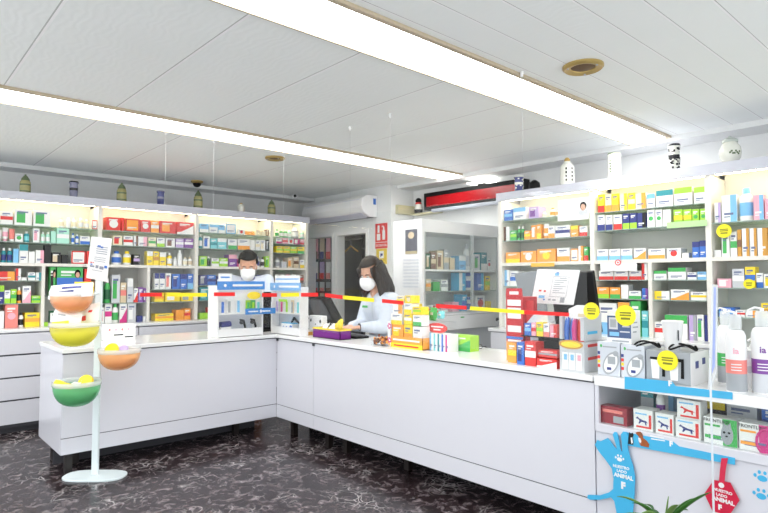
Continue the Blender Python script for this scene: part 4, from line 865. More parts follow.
t = thing('reading_glasses', 'folded black reading glasses on the worktop right of the green carton', 'glasses', p)
for k in (-1, 1):
    c = p + Vector((0, .035 * k, .018)); ring = [c + Vector((0, .026 * math.cos(a), .017 * math.sin(a))) for a in [2 * PI * j / 16 for j in range(17)]]
    MB().tube(ring, .003, 6).build('lens_rim', BLACK, t, smooth=True)
MB().tube([p + Vector((0, -.062, .02)), p + Vector((.07, -.05, .006)), p + Vector((.11, .02, .006))], .003, 6).tube([p + Vector((0, .062, .02)), p + Vector((.07, .05, .006)), p + Vector((.10, -.02, .010))], .003, 6).build('temples', BLACK, t)
p = at(502, 322, z=ZW)
t = thing('telephone', 'black telephone handset on the far end of the right wall worktop', 'telephone', p)
MB().tube([p + Vector((0, .09, .018)), p + Vector((0, .05, .035)), p + Vector((0, -.05, .035)), p + Vector((0, -.09, .018))], [.02, .016, .016, .02], 10).build('handset', BLACK, t, smooth=True)
# red cardboard display with stacked cartons
p = at(515, 361, z=CT); X = p.x; s = mpp(p); a, b = solve(506.5, x=X, z=CT), solve(523.5, x=X, z=CT); b2 = solve(533.5, x=X + .03, z=1.2)
t = thing('cardboard_display', 'tall red cardboard display with white printed panels on the counter', 'display', (X, (a + b) / 2, CT))
RED = mat('red card', (.75, .07, .12), .5)
H = 64 * s
MB().box(X, X + .16, b, a, CT, CT + H).build('body', RED, t, bevel=.002)
MB().prism([(X - .003, a, CT + H), (X - .003, a - .006, CT + H + .055), (X - .003, b + .006, CT + H + .055), (X - .003, b, CT + H)], (.004, 0, 0)).build('header', RED, t)
mb = MB()
for z0, z1 in ((.86, .955), (.66, .83), (.45, .55), (.25, .33), (.1, .2)): mb.box(X - .0015, X, b + .015, a - .012, CT + H * z0, CT + H * z1)
mb.build('white_panels', PAPER, t)
MB().box(X - .004, X - .003, b + .03, a - .03, CT + H + .015, CT + H + .035).build('printed_text', PAPER, t)
MB().box(X - .0015, X, b + .002, a - .002, CT, CT + H * .3, 0).box(X - .002, X, b + .002, a - .002, CT + H * .34, CT + H * .38, 1).build('side_print', [pk('or'), pk('bl')], t)
MB().box(X + .03, X + .034, b2, b - .0005, CT, CT + H * .95).build('wing', RED, t)
X3 = X - .02
RW = [(516, 523.8, 0, 21, 'bl', 'nv', 's', 'front row left'), (524.3, 534.5, 0, 24, 'r', 'w', 's', 'front row middle')]
grp = 'cartons beside the red display'
crow(508, 516.5, 0, 20, 'b', 'or', 'y', 's', 'orange carton at the foot of the tall red display', grp, X=X - .075, dep=.06)
crow(517, 524.4, 0, 22, 'b', 'bl', 'nv', 'q', 'blue carton left of the red carton with white stripes', grp, X=X - .11, dep=.1)
crow(525, 536, 0, 24, 'b', 'r', 'w', 's', 'red carton with white stripes, front of the red display', grp, X=X - .11, dep=.09)
crow(536.5, 557, 0, 9, 'b', 'r', 'w', 'd', 'flat red carton at the bottom right of the red display', grp, X=X - .11, dep=.1)
crow(538, 557.5, 0, 7, 'b', 'r', 'gy', 's', 'second flat red carton on top of the bottom one', grp, z=CT + 9.1 * s, X=X - .09, dep=.1)
t = thing('carton_ledge', 'black card ledge holding small cartons right of the red display', 'shelf', (X - .01, b - .1, CT))
l0, l1 = b - .008, solve(558, x=X - .02, z=1.1)
zl = CT + 27 * s
MB().box(X - .04, X + .08, l1, l0, zl - .006, zl).box(X + .076, X + .08, l1, l0, CT, zl - .006).box(X - .0, X + .08, l1, l1 + .004, CT, zl - .006).build('body', BLACK, t)
bx('white_panel', PAPER, t, X - .0, X + .004, l0 - .1, l0 - .045, CT + 17 * s, zl - .006)
for i, (x0, x1, hp, c1, c2, des) in enumerate(((524.5, 531, 12, 'bl', 'lb', 's'), (531.4, 536, 13, 'pk', 'r', 's'), (536.4, 543, 14, 'y', 'li', 's'), (543.5, 549.5, 13, 'w', 'sa', 'b'), (550, 557.5, 12.5, 'r', 'pk', 'l'))):
    crow(x0, x1, 0, hp, 'b', c1, c2, des, '%s carton%s, %s on the black ledge by the red display' % (WORD[c1], DW[des].format(WORD[c2]), ORD[i]), 'cartons on the black ledge', z=zl, X=X - .03, dep=.06)
q0 = Vector((X + .02, l0 - .005, zl + .075))
tag(MB().prism([q0 + Vector((0, 0, .0)), q0 + Vector((0, -.05, .05)), q0 + Vector((0, -.15, .05)), q0 + Vector((0, -.16, .0))], (.06, 0, .02)).build('leaflet_pack', pk('lg'), loc=q0), 'grey wedge-shaped leaflet pack lying on the small cartons by the red display', 'leaflet')
# grey toothbrush carton
p = at(572, 372, z=CT); X = p.x; s = mpp(p); a, b = solve(560, x=X, z=CT), solve(584.5, x=X, z=CT)
H = 58 * s
dpx = .2
GRC = mat('silver grey card', (.78, .79, .80), .4)
t = thing('toothbrush_display', 'tall silver-grey carton holding blue and red toothbrushes at the counter end', 'display', (X, (a + b) / 2, CT))
rot = -.25
def TB(u0, u1, d0, d1, z0, z1, nm, m_, **k): return bx(nm, m_, t, X + d0, X + d1, a - u1 * (a - b), a - u0 * (a - b), CT + z0 * H, CT + z1 * H, **k)
TB(0, 1, .0, dpx, 0, .52, 'body', GRC); TB(0, .12, 0, dpx, .55, 1, 'body', GRC); TB(.86, 1, 0, dpx, .55, 1, 'body', GRC); TB(.12, .86, dpx - .01, dpx, .55, 1.0, 'back_panel', GRC)
c = Vector((X - .0015, (a + b) / 2 + .005, CT + H * .47))
MB().prism([c + Vector((0, .075 * math.cos(2 * PI * k / 24), .026 * math.sin(2 * PI * k / 24))) for k in range(24)], (.002, 0, 0), 0).prism([c + Vector((-.001, .06 * math.cos(2 * PI * k / 24), .017 * math.sin(2 * PI * k / 24))) for k in range(24)], (.002, 0, 0), 1).build('oval_badge', [pk('am'), pk('y')], t)
mb = MB()
for k, m_ in enumerate((0, 0, 1)):
    y_ = a - (a - b) * (.2 + .28 * k); mb.box(X - .001, X, y_ - .022, y_ + .014, CT + H * .04, CT + H * .33, 2).box(X - .002, X - .001, y_ - .016, y_ + .004, CT + H * .2, CT + H * .3, m_)
mb.build('printed_panels', [pk('lb'), pk('pk'), PAPER], t)
for k, c_ in enumerate(('cy', 'r', 'r')): MB().box(X + .04, X + .15, b - .001, b, CT + H * (.65 - .22 * k), CT + H * (.70 - .22 * k)).build('lettering', pk(c_), t)
for i, (u, cc) in enumerate(((.2, 'bl'), (.36, 'bl'), (.52, 'ma'), (.66, 'r'), (.8, 'r'))):
    y_ = a - (a - b) * u; q = Vector((X + .03 + .02 * (i % 2), y_, CT + H * .52))
    g = thing('toothbrush', '%s toothbrush, %s from left in the silver-grey carton' % (WORD[cc], ORD[i]), 'toothbrush', q, 'toothbrushes in the silver-grey carton')
    MB().tube([q + Vector((0, 0, .001)), q + Vector((.002, .003, .07)), q + Vector((.006, -.002, .13)), q + Vector((.01, 0, H * .41))], [.014, .016, .013, .011], 8).build('handle', pk(cc), g, smooth=True)
    MB().box(q.x - .006, q.x + .006, q.y - .008, q.y + .008, q.z + H * .36, q.z + H * .45).build('bristles', PAPER, g)
q = at(578, 315, x=X - .01)
t = thing('header_card', 'white shaped header card on top of the silver-grey toothbrush carton', 'card', (X, q.y, CT + H))
MB().prism([at(568.5, 309, x=X - .006), at(577, 305, x=X - .006), at(590, 305.5, x=X - .006), at(592, 315.5, x=X - .006), at(578, 319, x=X - .006), at(569, 317.5, x=X - .006)], (.003, 0, 0)).build('card', PAPER, t)
c = at(583, 316, x=X - .0085); MB().box(X - .008, X - .0065, c.y - .05, c.y + .03, c.z - .006, c.z + .012).build('printed_text', pk('be'), t)
disc_tag(at(591.5, 311, x=X - .008), .047, (-1, 0, 0), 'round yellow price tag above the silver-grey toothbrush carton')
# rear monitor with the notice taped to its back
Xm = 3.36
qs = [at(549, 273, x=Xm - .03), at(592, 272, x=Xm - .03), at(600.5, 334, x=Xm + .06), at(557, 336, x=Xm + .06)]
t = thing('till_monitor', 'large black tilted monitor behind the toothbrush carton, notice on its back', 'monitor', (Xm, qs[3].y, CT))
MB().prism(qs, (.035, 0, .012)).build('panel', BLACK, t, bevel=.005)
yc = (qs[2].y + qs[3].y) / 2
bx('stand', BLACK, t, Xm + .075, Xm + .115, yc - .04, yc + .04, CT + .01, CT + .27); bx('foot', BLACK, t, Xm - .02, Xm + .17, yc - .1, yc + .1, CT, CT + .012)
Xn = Xm - .05
ns = [at(537.5, 269, x=Xn - .01), at(580, 270, x=Xn - .01), at(573.5, 305, x=Xn + .0), at(531, 303, x=Xn + .0)]
no = MB().prism(ns, (.0015, 0, 0)).build('notice', PAPER, loc=ns[3])
tag(no, 'white printed notice with a small blue house mark, fixed before the black monitor', 'notice')
def npt(u, v): q = ns[0].lerp(ns[1], u).lerp(ns[3].lerp(ns[2], u), v); q.x -= .0012; return q
MB().add([], [])
def marks(items, m_, name):
    mb = MB()
    for u0, u1, v0, v1 in items:
        q = [npt(u0, v0), npt(u1, v0), npt(u1, v1), npt(u0, v1)]; mb.prism(q, (-.0006, 0, 0))
    mb.build(name, m_, no)
marks([(.42, .8, .2, .212), (.42, .8, .78, .792), (.42, .427, .2, .79), (.793, .8, .2, .79)] + [(.47, .76 - .07 * (k % 3), .3 + .06 * k, .318 + .06 * k) for k in range(7)] + [(.58, .74, .24, .26), (.68, .78, .8, .95), (.4, .46, .85, .9), (.5, .58, .86, .9)], pk('gy'), 'printed_lines')
marks([(.45, .55, .1, .18), (.16, .3, .76, .84)], pk('lb'), 'blue_house'); marks([(.14, .2, .6, .65), (.26, .31, .61, .66)], pk('r'), 'red_dots'); marks([(.48, .54, .08, .16), (.28, .32, .86, .9)], pk('bl'), 'blue_mark')
# grey screen seen left of the notice, and its prop
Xg = 3.62
g = [at(514, 273.5, x=Xg), at(541, 270, x=Xg), at(546, 312, x=Xg), at(523, 316, x=Xg)]
t = thing('computer_screen', 'grey computer screen partly hidden behind the white notice', 'monitor', (Xg, g[3].y, 0))
MB().prism(g, (.03, 0, 0)).build('panel', mat('grey screen back', (.50, .52, .54), .4), t, bevel=.006)
yc = (g[2].y + g[3].y) / 2
bx('stand', DGREY, t, Xg + .032, Xg + .07, yc - .04, yc + .04, .02, 1.25); bx('foot', DGREY, t, Xg - .06, Xg + .16, yc - .13, yc + .13, 0, .02)

# ------------------------------------------------------------------ glass display unit at the right
YD1, YD0 = CY0 - .004, .18
ZS = .69
t = thing('display_counter', 'white glass-fronted display counter with pet remedies, right of the long counter', 'display counter', (CF, .85, 0))
bx('top_board', WHITE_TOP, t, CF - .01, CF + .56, YD0, YD1, CT - .05, CT, bevel=.003)
bx('bottom_shelf', WHITE, t, CF - .006, CF + .54, YD0, YD1, ZS - .045, ZS, bevel=.003)
bx('front_panel', WHITE, t, CF + .004, CF + .02, YD0, YD1, .06, ZS - .046)
bx('side_panel', WHITE, t, CF + .02, CF + .56, YD1 - .016, YD1, .0, CT - .05); bx('side_panel', WHITE, t, CF + .02, CF + .56, YD0, YD0 + .016, .0, CT - .05)
bx('back_panel', WHITE, t, CF + .54, CF + .556, YD0 + .016, YD1 - .016, .0, CT - .05)
bx('corner_post', WHITE, t, CF - .004, CF + .018, YD1 - .022, YD1 - .001, ZS, CT - .05)
bx('front_glass', GLASS, t, CF + .006, CF + .010, YD0, YD1 - .024, ZS + .001, CT - .051)
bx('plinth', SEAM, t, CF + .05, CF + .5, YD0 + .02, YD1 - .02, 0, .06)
def poly(name, pts, m_, x, th, parent=None, loc=None):
    P = [at(u, v, x=x) for u, v in pts]; return MB().prism(P, (th, 0, 0)).build(name, m_, parent, loc=P[0] if parent is None else None)
s1 = poly('label_strip', [(624.6, 376.6), (672, 381.5), (675.5, 386), (732.5, 392.4), (732.5, 399.6), (624.6, 389)], SKY, CF - .013, .002, t)
for u, v in ((670, 383),):
    text('F', at(u, v + .6, x=CF - .0135), -AY, AZ, .036, PAPER, t, bold=.002)
s2 = poly('label_strip', [(625, 432), (673, 441.5), (679, 446.4), (735, 458), (735, 465), (625, 445)], SKY, CF - .0085, .002, t)
text('F', at(671, 444, x=CF - .009), -AY, AZ, .032, PAPER, t, bold=.002)
MB().prism([at(650, 435.3, x=CF - .0087), at(664, 437.5, x=CF - .0087), at(664, 438.7, x=CF - .0087), at(650, 436.5, x=CF - .0087)], (-.0006, 0, 0)).prism([at(651, 438.2, x=CF - .0087), at(665, 440.4, x=CF - .0087), at(665, 441.4, x=CF - .0087), at(651, 439.2, x=CF - .0087)], (-.0006, 0, 0)).build('printed_text', PAPER, t)
# cat and dog picture cut-outs stuck to the strip
def Z1(pts, ox, oy, sc): return [(ox + x / sc, oy + y / sc) for x, y in pts]
q = poly('cat_picture', Z1([(330, 420), (345, 380), (350, 330), (365, 345), (385, 335), (395, 360), (385, 385), (395, 430), (390, 460), (335, 450)], 595, 400, 10.26), pk('bk'), CF - .0112, .0025); tag(q, 'small black and white cat picture on the blue strip', 'picture')
poly('chest', Z1([(365, 385), (380, 385), (390, 440), (372, 450)], 595, 400, 10.26), PAPER, CF - .012, .0008, q)
q = poly('dog_picture', Z1([(415, 335), (440, 325), (465, 325), (485, 350), (492, 390), (530, 420), (555, 455), (550, 488), (470, 470), (450, 430), (450, 375), (425, 350)], 595, 400, 10.26), mat('dog brown', (.62, .32, .14), .6), CF - .0112, .0025); tag(q, 'small brown and white dog picture on the blue strip', 'picture')
poly('chest', Z1([(440, 385), (462, 390), (475, 420), (470, 445), (452, 430)], 595, 400, 10.26), PAPER, CF - .012, .0008, q)
poly('ear', Z1([(460, 328), (480, 345), (484, 370), (468, 362)], 595, 400, 10.26), pk('br'), CF - .012, .0008, q)
# the big blue cat
CAT = [(30, 92), (45, 62), (60, 72), (108, 50), (128, 72), (150, 105), (168, 122), (152, 65), (140, 30), (150, 12), (164, 14), (174, 40), (184, 100), (192, 132), (200, 128), (196, 70), (190, 28), (204, 10), (226, 12), (236, 40), (232, 100), (244, 160), (268, 230), (278, 300), (274, 400), (268, 470), (262, 550), (245, 640), (222, 640), (228, 560), (208, 556), (196, 640), (172, 640), (165, 520), (150, 440), (130, 418), (60, 432), (0, 432), (-18, 420), (-14, 402), (0, 402), (60, 405), (118, 386), (143, 365), (145, 300), (135, 240), (100, 190), (52, 130)]
cm = poly('cat_cutout', Z1(CAT, 590, 430, 6.19), SKY, CF - .016, .006); tag(cm, 'big sky-blue cat silhouette reaching up the front of the glass display counter', 'cutout')
def ct(txt, x, y, size, slant=0, b=.0012): text(txt, at(590 + x / 6.19, 430 + y / 6.19, x=CF - .0165), -AY + AZ * slant, AZ, size, PAPER, cm, bold=b)
ct('NUESTRO', 192, 231, .0195, .02, .0006); ct('LADO', 196, 257, .0195, 0, .0006); ct('ANIMAL', 207, 289, .0275, .0, .0012); ct('F', 205, 346, .045, 0, .003)
tag_ = MB()
def paw(mb, c, r):
    mb.prism([c + Vector((0, r * .5 * math.cos(2 * PI * k / 16), r * .36 * math.sin(2 * PI * k / 16) - r * .12)) for k in range(16)], (-.001, 0, 0))
    for u, v in ((-.72, .12), (-.28, .55), (.28, .55), (.72, .12)):
        mb.prism([c + Vector((0, r * u + r * .17 * math.cos(2 * PI * k / 12), r * v + r * .22 * math.sin(2 * PI * k / 12))) for k in range(12)], (-.001, 0, 0))
    return mb
paw(MB(), at(590 + 183 / 6.19, 430 + 178 / 6.19, x=CF - .0162), .028).build('paw_mark', PAPER, cm)
for (u, v), lab in (((762.3, 477.5), 'upper sky-blue paw print sticker at the right of the white front panel'), ((761.3, 495.3), 'lower sky-blue paw print sticker at the right of the white front panel')):
    c = at(u, v, x=CF + .0035); tag(paw(MB(), c, .038).build('paw_sticker', SKY, loc=c), lab, 'sticker', 'paw print stickers')
# red hexagon tag on a ribbon
def Z4(pts): return [(700 + x / 7.03, 440 + y / 7.03) for x, y in pts]
t = thing('hanging_tag', 'crimson hexagonal tag hanging by a red ribbon from the blue strip', 'tag', at(724, 500, x=CF - .012))
poly('tag_card', Z4([(95, 282), (212, 300), (277, 425), (205, 532), (88, 500), (30, 378)]), CRIM, CF - .012, .004, t)
poly('ribbon', Z4([(150, 128), (196, 128), (180, 210), (172, 300), (132, 300), (140, 210)]), mat('ribbon red', (.84, .16, .30), .5), CF - .0135, .0015, t)
rg = at(*Z4([(150, 318)])[0], x=CF - .0125)
MB().prism([rg + Vector((0, .012 * math.cos(2 * PI * k / 16), .012 * math.sin(2 * PI * k / 16))) for k in range(16)], (-.001, 0, 0)).build('eyelet', PAPER, t)
for txt, x, y, sz, b in (('NUESTRO', 160, 362, .0175, .0006), ('LADO', 152, 391, .017, .0006), ('ANIMAL', 163, 428, .025, .0012), ('F', 140, 474, .03, .002)):
    text(txt, at(*Z4([(x, y)])[0], x=CF - .0125), -AY - AZ * .06, AZ, sz, PAPER, t, bold=b)
# packs behind the glass
XG = CF + .03
def gbox(x0, x1, hp, c1, c2, des, label, X=XG, z=ZS, dep=.09, grp='pet remedy boxes behind the glass'):
    return crow(x0, x1, 0, hp, 'b', c1, c2, des, label, grp, z=z, X=X, dep=dep)
def dogmark(o, colr, w, h, red=True):
    q = [(-.5, .55), (-.38, .72), (-.25, .6), (.1, .45), (.35, .42), (.5, .25), (.36, .3), (.38, .05), (.28, .05), (.24, .26), (-.05, .3), (-.2, .1), (-.28, .12), (-.2, .38), (-.3, .5)]
    MB().prism([(x * w * .62 - w * .05, -.0008, h * (.25 + y * .6)) for x, y in q], (0, -.0008, 0)).build('dog_mark', pk(colr), o, local=True)
    MB().box(-w * .35, w * .42, -.001, -.0006, h * .1, h * .2).box(w * .3, w * .42, -.001, -.0006, h * .2, h * .85).build('red_corner', pk('r'), o, local=True)
o = gbox(600, 627.5, 17, 'dr', 'gy', 'n', 'dark red carton with a small grey picture behind the glass, far left', dep=.07)
w_ = .145
h_ = 17 * mpp(o.location)
MB().box(-.06, .05, -.001, 0, h_ * .64, h_ * .82).build('lettering_bar', pk('sa'), o, local=True); MB().box(.0, .055, -.001, 0, h_ * .1, h_ * .48).build('picture', pk('gy'), o, local=True)
for (x0, x1, hp, z0, mk, lab) in ((633.5, 653, 20, 0, 'nv', 'white box with a blue dog and red corner, leftmost behind the glass'), (655.5, 674, 20, 0, 'nv', 'white box with a blue dog, middle of the glass display'), (675.5, 701, 19.5, 0, 'nv', 'white box with a blue dog under the red dog box'), (677, 701, 19, 19.8, 'r', 'white box with a red dog stacked on a blue dog box')):
    X_ = XG + .0; sc = mpp((X_, .95, ZS))
    o = gbox(x0, x1, hp, 'w', 'r', 'n', lab, z=ZS + z0 * sc)
    wd = abs(solve(x0, x=X_, z=ZS) - solve(x1, x=X_, z=ZS)); dogmark(o, mk, wd, hp * sc)
    MB().box(-wd * .4, wd * .2, -.001, 0, hp * sc * .82, hp * sc * .9).build('printed_text', pk('lb'), o, local=True)
def frontl(x0, x1, hp, col2, lab, word, c):
    o = gbox(x0, x1, hp, 'w', col2, 'r', lab); wd = abs(solve(x0, x=XG, z=ZS) - solve(x1, x=XG, z=ZS)); h_ = hp * mpp(o.location)
    text(word, (-wd * .1, -.0015, h_ * .88), AX, AZ, .021, pk('bk'), None).parent = o
    MB().box(-wd * .45, wd * .0, -.001, 0, h_ * .66, h_ * .74).box(-wd * .45, wd * .02, -.001, 0, h_ * .2, h_ * .32).build('printed_bars', pk(c), o, local=True)
    return o, wd, h_
o, wd, h_ = frontl(703.5, 738, 26, 'g', 'white and green carton with a grey tabby picture behind the glass', 'FRONTLINE', 'g')
MB().ball((wd * .2, -.001, h_ * .42), (wd * .18, .001, h_ * .38), 14, 8).prism([(wd * .08, -.001, h_ * .7), (wd * .1, -.001, h_ * .9), (wd * .18, -.001, h_ * .76)], (0, -.001, 0)).prism([(wd * .22, -.001, h_ * .76), (wd * .3, -.001, h_ * .9), (wd * .33, -.001, h_ * .7)], (0, -.001, 0)).build('cat_picture', pk('gy'), o, local=True)
MB().ball((wd * .12, -.002, h_ * .5), (.006, .001, .005), 8, 5).ball((wd * .26, -.002, h_ * .5), (.006, .001, .005), 8, 5).ball((wd * .19, -.002, h_ * .36), (.006, .001, .004), 8, 5).build('cat_face', pk('bk'), o, local=True)
o, wd, h_ = frontl(739, 775, 27, 'ma', 'white and pink carton with a pink ring picture behind the glass', 'FRONTLINE', 'or')
MB().tube([(wd * .3 + .04 * math.cos(2 * PI * k / 20), -.002, h_ * .4 + .055 * math.sin(2 * PI * k / 20)) for k in range(21)], .006, 6).build('ring_picture', pk('ma'), o, local=True)
gbox(776, 800, 24, 'w', 'bl', 't', 'white carton with blue top at the right end of the glass display')
XB2 = XG + .2
gbox(641, 654, 38, 'te', 'gy', 's', 'teal-grey box at the back of the glass display', X=XB2, dep=.1)
gbox(664, 674, 36, 'lb', 'w', 'l', 'pale blue box at the back of the glass display', X=XB2, dep=.1)
o = gbox(706, 726, 36, 'bk', 'y', 't', 'black box with yellow top behind the green carton', X=XB2, dep=.1)
gbox(727, 758, 34, 'lg', 'w', 's', 'pale grey box behind the pink carton in the glass display', X=XB2, dep=.1)
gbox(762, 790, 37, 'bl', 'nv', 's', 'blue box at the back right of the glass display', X=XB2, dep=.1)
o = crow(655, 664, 0, 40, 'o', 'w', 'pu', 'n', 'white bottle with purple label behind the blue dog boxes', 'bottles behind the glass', z=ZS, X=XG + .12)
bx('shelf_glass', GSHELF, None, CF + .3, CF + .5, YD0 + .02, YD1 - .02, .80, .806) if False else None

# ------------------------------------------------------------------ on top of the glass display
XTp = CF + .045
def bp_box(x0, x1, lab):
    X = XTp; a, b = solve(x0, x=X, z=CT), solve(x1, x=X, z=CT); c = Vector((X, (a + b) / 2, CT)); s = mpp(c); w = a - b; h = 33.5 * s
    t = thing('blood_pressure_box', lab, 'box', c, 'blood pressure monitor boxes')
    bx('carton', mat('grey blue carton', (.80, .82, .85), .4), t, X, X + .15, b + .002, a - .002, CT + .0008, CT + h, bevel=.002)
    q = Vector((X - .002, c.y - w * .1, CT + h * .38))
    ring = lambda r0, r1, n=28: [q + Vector((0, r0 * math.cos(2 * PI * k / n) - .3 * r1 * math.sin(2 * PI * k / n), r1 * math.sin(2 * PI * k / n))) for k in range(n)]
    MB().prism(ring(w * .33, h * .34), (.002, 0, 0), 0).prism([p_ - Vector((.001, 0, 0)) for p_ in ring(w * .27, h * .28)], (.002, 0, 0), 1).build('device_picture', [pk('gy'), PAPER], t)
    MB().box(q.x - .003, q.x - .001, q.y - w * .2, q.y + w * .12, q.z - h * .02, q.z + h * .2).box(q.x - .003, q.x - .001, q.y - w * .02, q.y + w * .16, q.z - h * .2, q.z - h * .12, 1).ball((q.x - .0015, q.y - w * .22, q.z + h * .3), (.002, w * .12, h * .08), 12, 6, 0).build('screen_picture', [pk('gy'), pk('nv')], t)
    mb = MB()
    for k, m_ in enumerate((0, 1, 2, 1)): mb.box(X - .001, X, a - w * .13, a - .003, CT + h * (.62 - .13 * k), CT + h * (.71 - .13 * k), m_)
    mb.build('side_icons', [pk('nv'), pk('r'), pk('y')], t)
    MB().box(X - .001, X, b + w * .15, a - w * .25, CT + h * .84, CT + h * .88).ball((X, a - w * .18, CT + h * .88), (.001, w * .05, h * .05), 10, 6, 1).build('printed_text', [pk('gy'), pk('g')], t)
    return CT + h
zt_ = bp_box(597.5, 620.5, 'left blood pressure monitor box beside the toothbrush carton')
zt_ = bp_box(621, 645.5, 'right blood pressure monitor box, between its twin and the kettle-picture box')
X = XTp + .03; a, b = solve(607.5, x=X, z=zt_), solve(631.5, x=X, z=zt_); c = Vector((X, (a + b) / 2, zt_)); s = mpp(c); w = a - b; h = 33 * s
t = thing('wrist_monitor_box', 'white and slate carton stacked on the two blood pressure boxes', 'box', c)
bx('carton', PLASTW, t, X, X + .11, b, a, zt_, zt_ + h, bevel=.002)
MB().box(X - .001, X, b + .001, a - .001, zt_ + h * .17, zt_ + h * .83, 0).box(X - .002, X - .001, a - w * .45, a - w * .08, zt_ + h * .42, zt_ + h * .78, 1).box(X - .003, X - .002, a - w * .39, a - w * .14, zt_ + h * .48, zt_ + h * .72, 2).box(X - .002, X - .001, b + w * .06, b + w * .36, zt_ + h * .5, zt_ + h * .54, 1).box(X - .002, X - .001, b + w * .06, b + w * .46, zt_ + h * .34, zt_ + h * .38, 1).box(X - .002, X - .001, a - w * .5, a - w * .1, zt_ + h * .22, zt_ + h * .34, 3).build('printed_panel', [mat('slate print', (.28, .36, .52), .45), pk('lg'), pk('gy'), pk('lb')], t)
MB().box(X - .001, X, b + w * .1, a - w * .2, zt_ + h * .05, zt_ + h * .1).box(X + .02, X + .07, b - .001, b, zt_ + h * .62, zt_ + h * .66).box(X + .02, X + .08, b - .001, b, zt_ + h * .48, zt_ + h * .52).box(X + .02, X + .06, b - .001, b, zt_ + h * .34, zt_ + h * .38).build('printed_text', pk('gy'), t)
disc_tag(at(625.5, 315.5, x=X - .004), .056, (-1, 0, 0), 'large round yellow price tag on the white and slate carton')
X = XTp - .005; a, b = solve(646.5, x=X, z=CT), solve(691, x=X, z=CT); c = Vector((X, (a + b) / 2, CT)); s = mpp(c); w = a - b; h = 32 * s
t = thing('appliance_box', 'wide grey carton picturing two white jugs with black handles', 'box', c)
bx('carton', mat('appliance carton grey', (.62, .64, .66), .4), t, X, X + .24, b, a, CT + .0008, CT + h, bevel=.002)
bx('side_print', PLASTW, t, X, X + .24, b - .001, b, CT, CT + h)
for k in (0, 1):
    y_ = a - w * (.22 + .42 * k)
    MB().prism([(X - .0005, y_ + w * .08, CT + h * .12), (X - .0005, y_ + w * .11, CT + h * .72), (X - .0005, y_ - w * .1, CT + h * .72), (X - .0005, y_ - w * .08, CT + h * .12)], (-.001, 0, 0)).build('jug_picture', PAPER, t)
    MB().prism([(X - .0016, y_ + w * .13, CT + h * .72), (X - .0016, y_ + w * .12, CT + h * .79), (X - .0016, y_ - w * .22, CT + h * .8), (X - .0016, y_ - w * .22, CT + h * .2), (X - .0016, y_ - w * .15, CT + h * .2), (X - .0016, y_ - w * .16, CT + h * .7)], (-.001, 0, 0)).build('handle_picture', BLACK, t)
MB().box(X + .06, X + .1, b - .002, b - .001, CT + h * .5, CT + h * .72).box(X + .15, X + .19, b - .002, b - .001, CT + h * .58, CT + h * .78).build('side_icons', pk('nv'), t)
ztop = CT + h
disc_tag(at(667.5, 360.5, x=X - .006), .05, (-1, 0, 0), 'round yellow price tag on the jug-picture carton')
p = Vector((X + .1, solve(673, x=X + .1, z=ztop), ztop)); s = mpp(p)
t = thing('inhaler_device', 'tall white plastic jug device standing on the jug-picture carton', 'appliance', p)
MB().lathe([(.036, 0), (.038, .01), (.05, 27 * s), (.053, 28.5 * s), (.049, 29 * s)], p, 28).build('body', PLASTW, t, smooth=True)
d = Vector((-.82, -.57, 0)); e = Vector((.57, -.82, 0)); q = p + d * .045 + e * .012
MB().prism([q + AZ * (10 * s), q + e * .006 + AZ * (10 * s), q + e * .006 + AZ * (20 * s), q + AZ * (20 * s)], d * .003).build('gauge', DGREY, t)
for px, lab in ((651, 'black cable coil on the jug-picture carton, left of the white jug'), (687, 'black cable coil on the jug-picture carton, right of the white jug')):
    q = Vector((X + .05, solve(px, x=X + .05, z=ztop), ztop + .006)); path = []
    for k in range(41):
        a_ = 2 * PI * k / 20; path.append(q + Vector((.035 * math.sin(a_) + .01 * math.sin(a_ * .5), .06 * math.cos(a_ * .5 + .3) + .02 * math.cos(a_), .004 + .012 * (1 + math.sin(a_ * 1.5)))))
    tag(MB().tube(path, .005, 6).build('cable', BLACK, smooth=True, loc=q), lab, 'cable', 'black cable coils')
# white shampoo bottles
def shampoo(px, ybase, hpx, wpx, band, base, lab, letters=None, lc='pu', X=None, capc=None):
    p = at(px, ybase, z=CT)
    if X: p = Vector((X, solve(px, x=X, z=CT), CT))
    s = mpp(p); r = wpx * s / 2; h = hpx * s
    t = thing('shampoo_bottle', lab, 'bottle', p, 'white shampoo bottles on the glass display')
    bm_ = pk(band); gm = pk(base)
    MB().lathe([(r * .96, 0), (r, h * .02, 2), (r, h * .3, 1), (r, h * .52, 0), (r, h * .8), (r * .96, h * .9), (r * .8, h * .97), (r * .5, h)], p, 28).build('body', [PLASTW, bm_, gm], t, smooth=True)
    cap = MB().lathe([(r * .52, h), (r * .6, h * 1.01), (r * .6, h * 1.2), (r * .5, h * 1.24)], p, 24).build('cap', FROST, t, smooth=True)
    MB().lathe([(r * .2, h * 1.24), (r * .2, h * 1.28)], p, 12).tube([p + AZ * h * 1.27, p + AZ * h * 1.29 + AY * r * .6, p + AZ * h * 1.24 + AY * r * 1.2], r * .12, 8).build('pump', PLASTW, t, smooth=True)
    d = (EYEP - p); d.z = 0; d.normalize(); e = AZ.cross(d)
    if letters: text(letters, p + d * (r + .0008) + AZ * h * .66, e, AZ, r * .9, pk(lc), t, bold=.0008)
    mb = MB()
    for k in range(3):
        for j in range(5):
            a0, a1 = (-.5 + j * .2), (-.5 + (j + 1) * .2)
            def cp(a, z): return p + (d * math.cos(a) + e * math.sin(a)) * (r * 1.006) + AZ * z
            z0 = h * (.44 - .045 * k); mb.add([cp(a0, z0), cp(a1, z0), cp(a1, z0 + h * .015), cp(a0, z0 + h * .015)], [(0, 1, 2, 3)])
    mb.build('printed_lines', PAPER, t)
    return t
shampoo(737, 391.5, 62, 18.5, 'sa', 'gy', 'white shampoo bottle with pink and grey bands, front of the glass display', 'ia', 'pk')
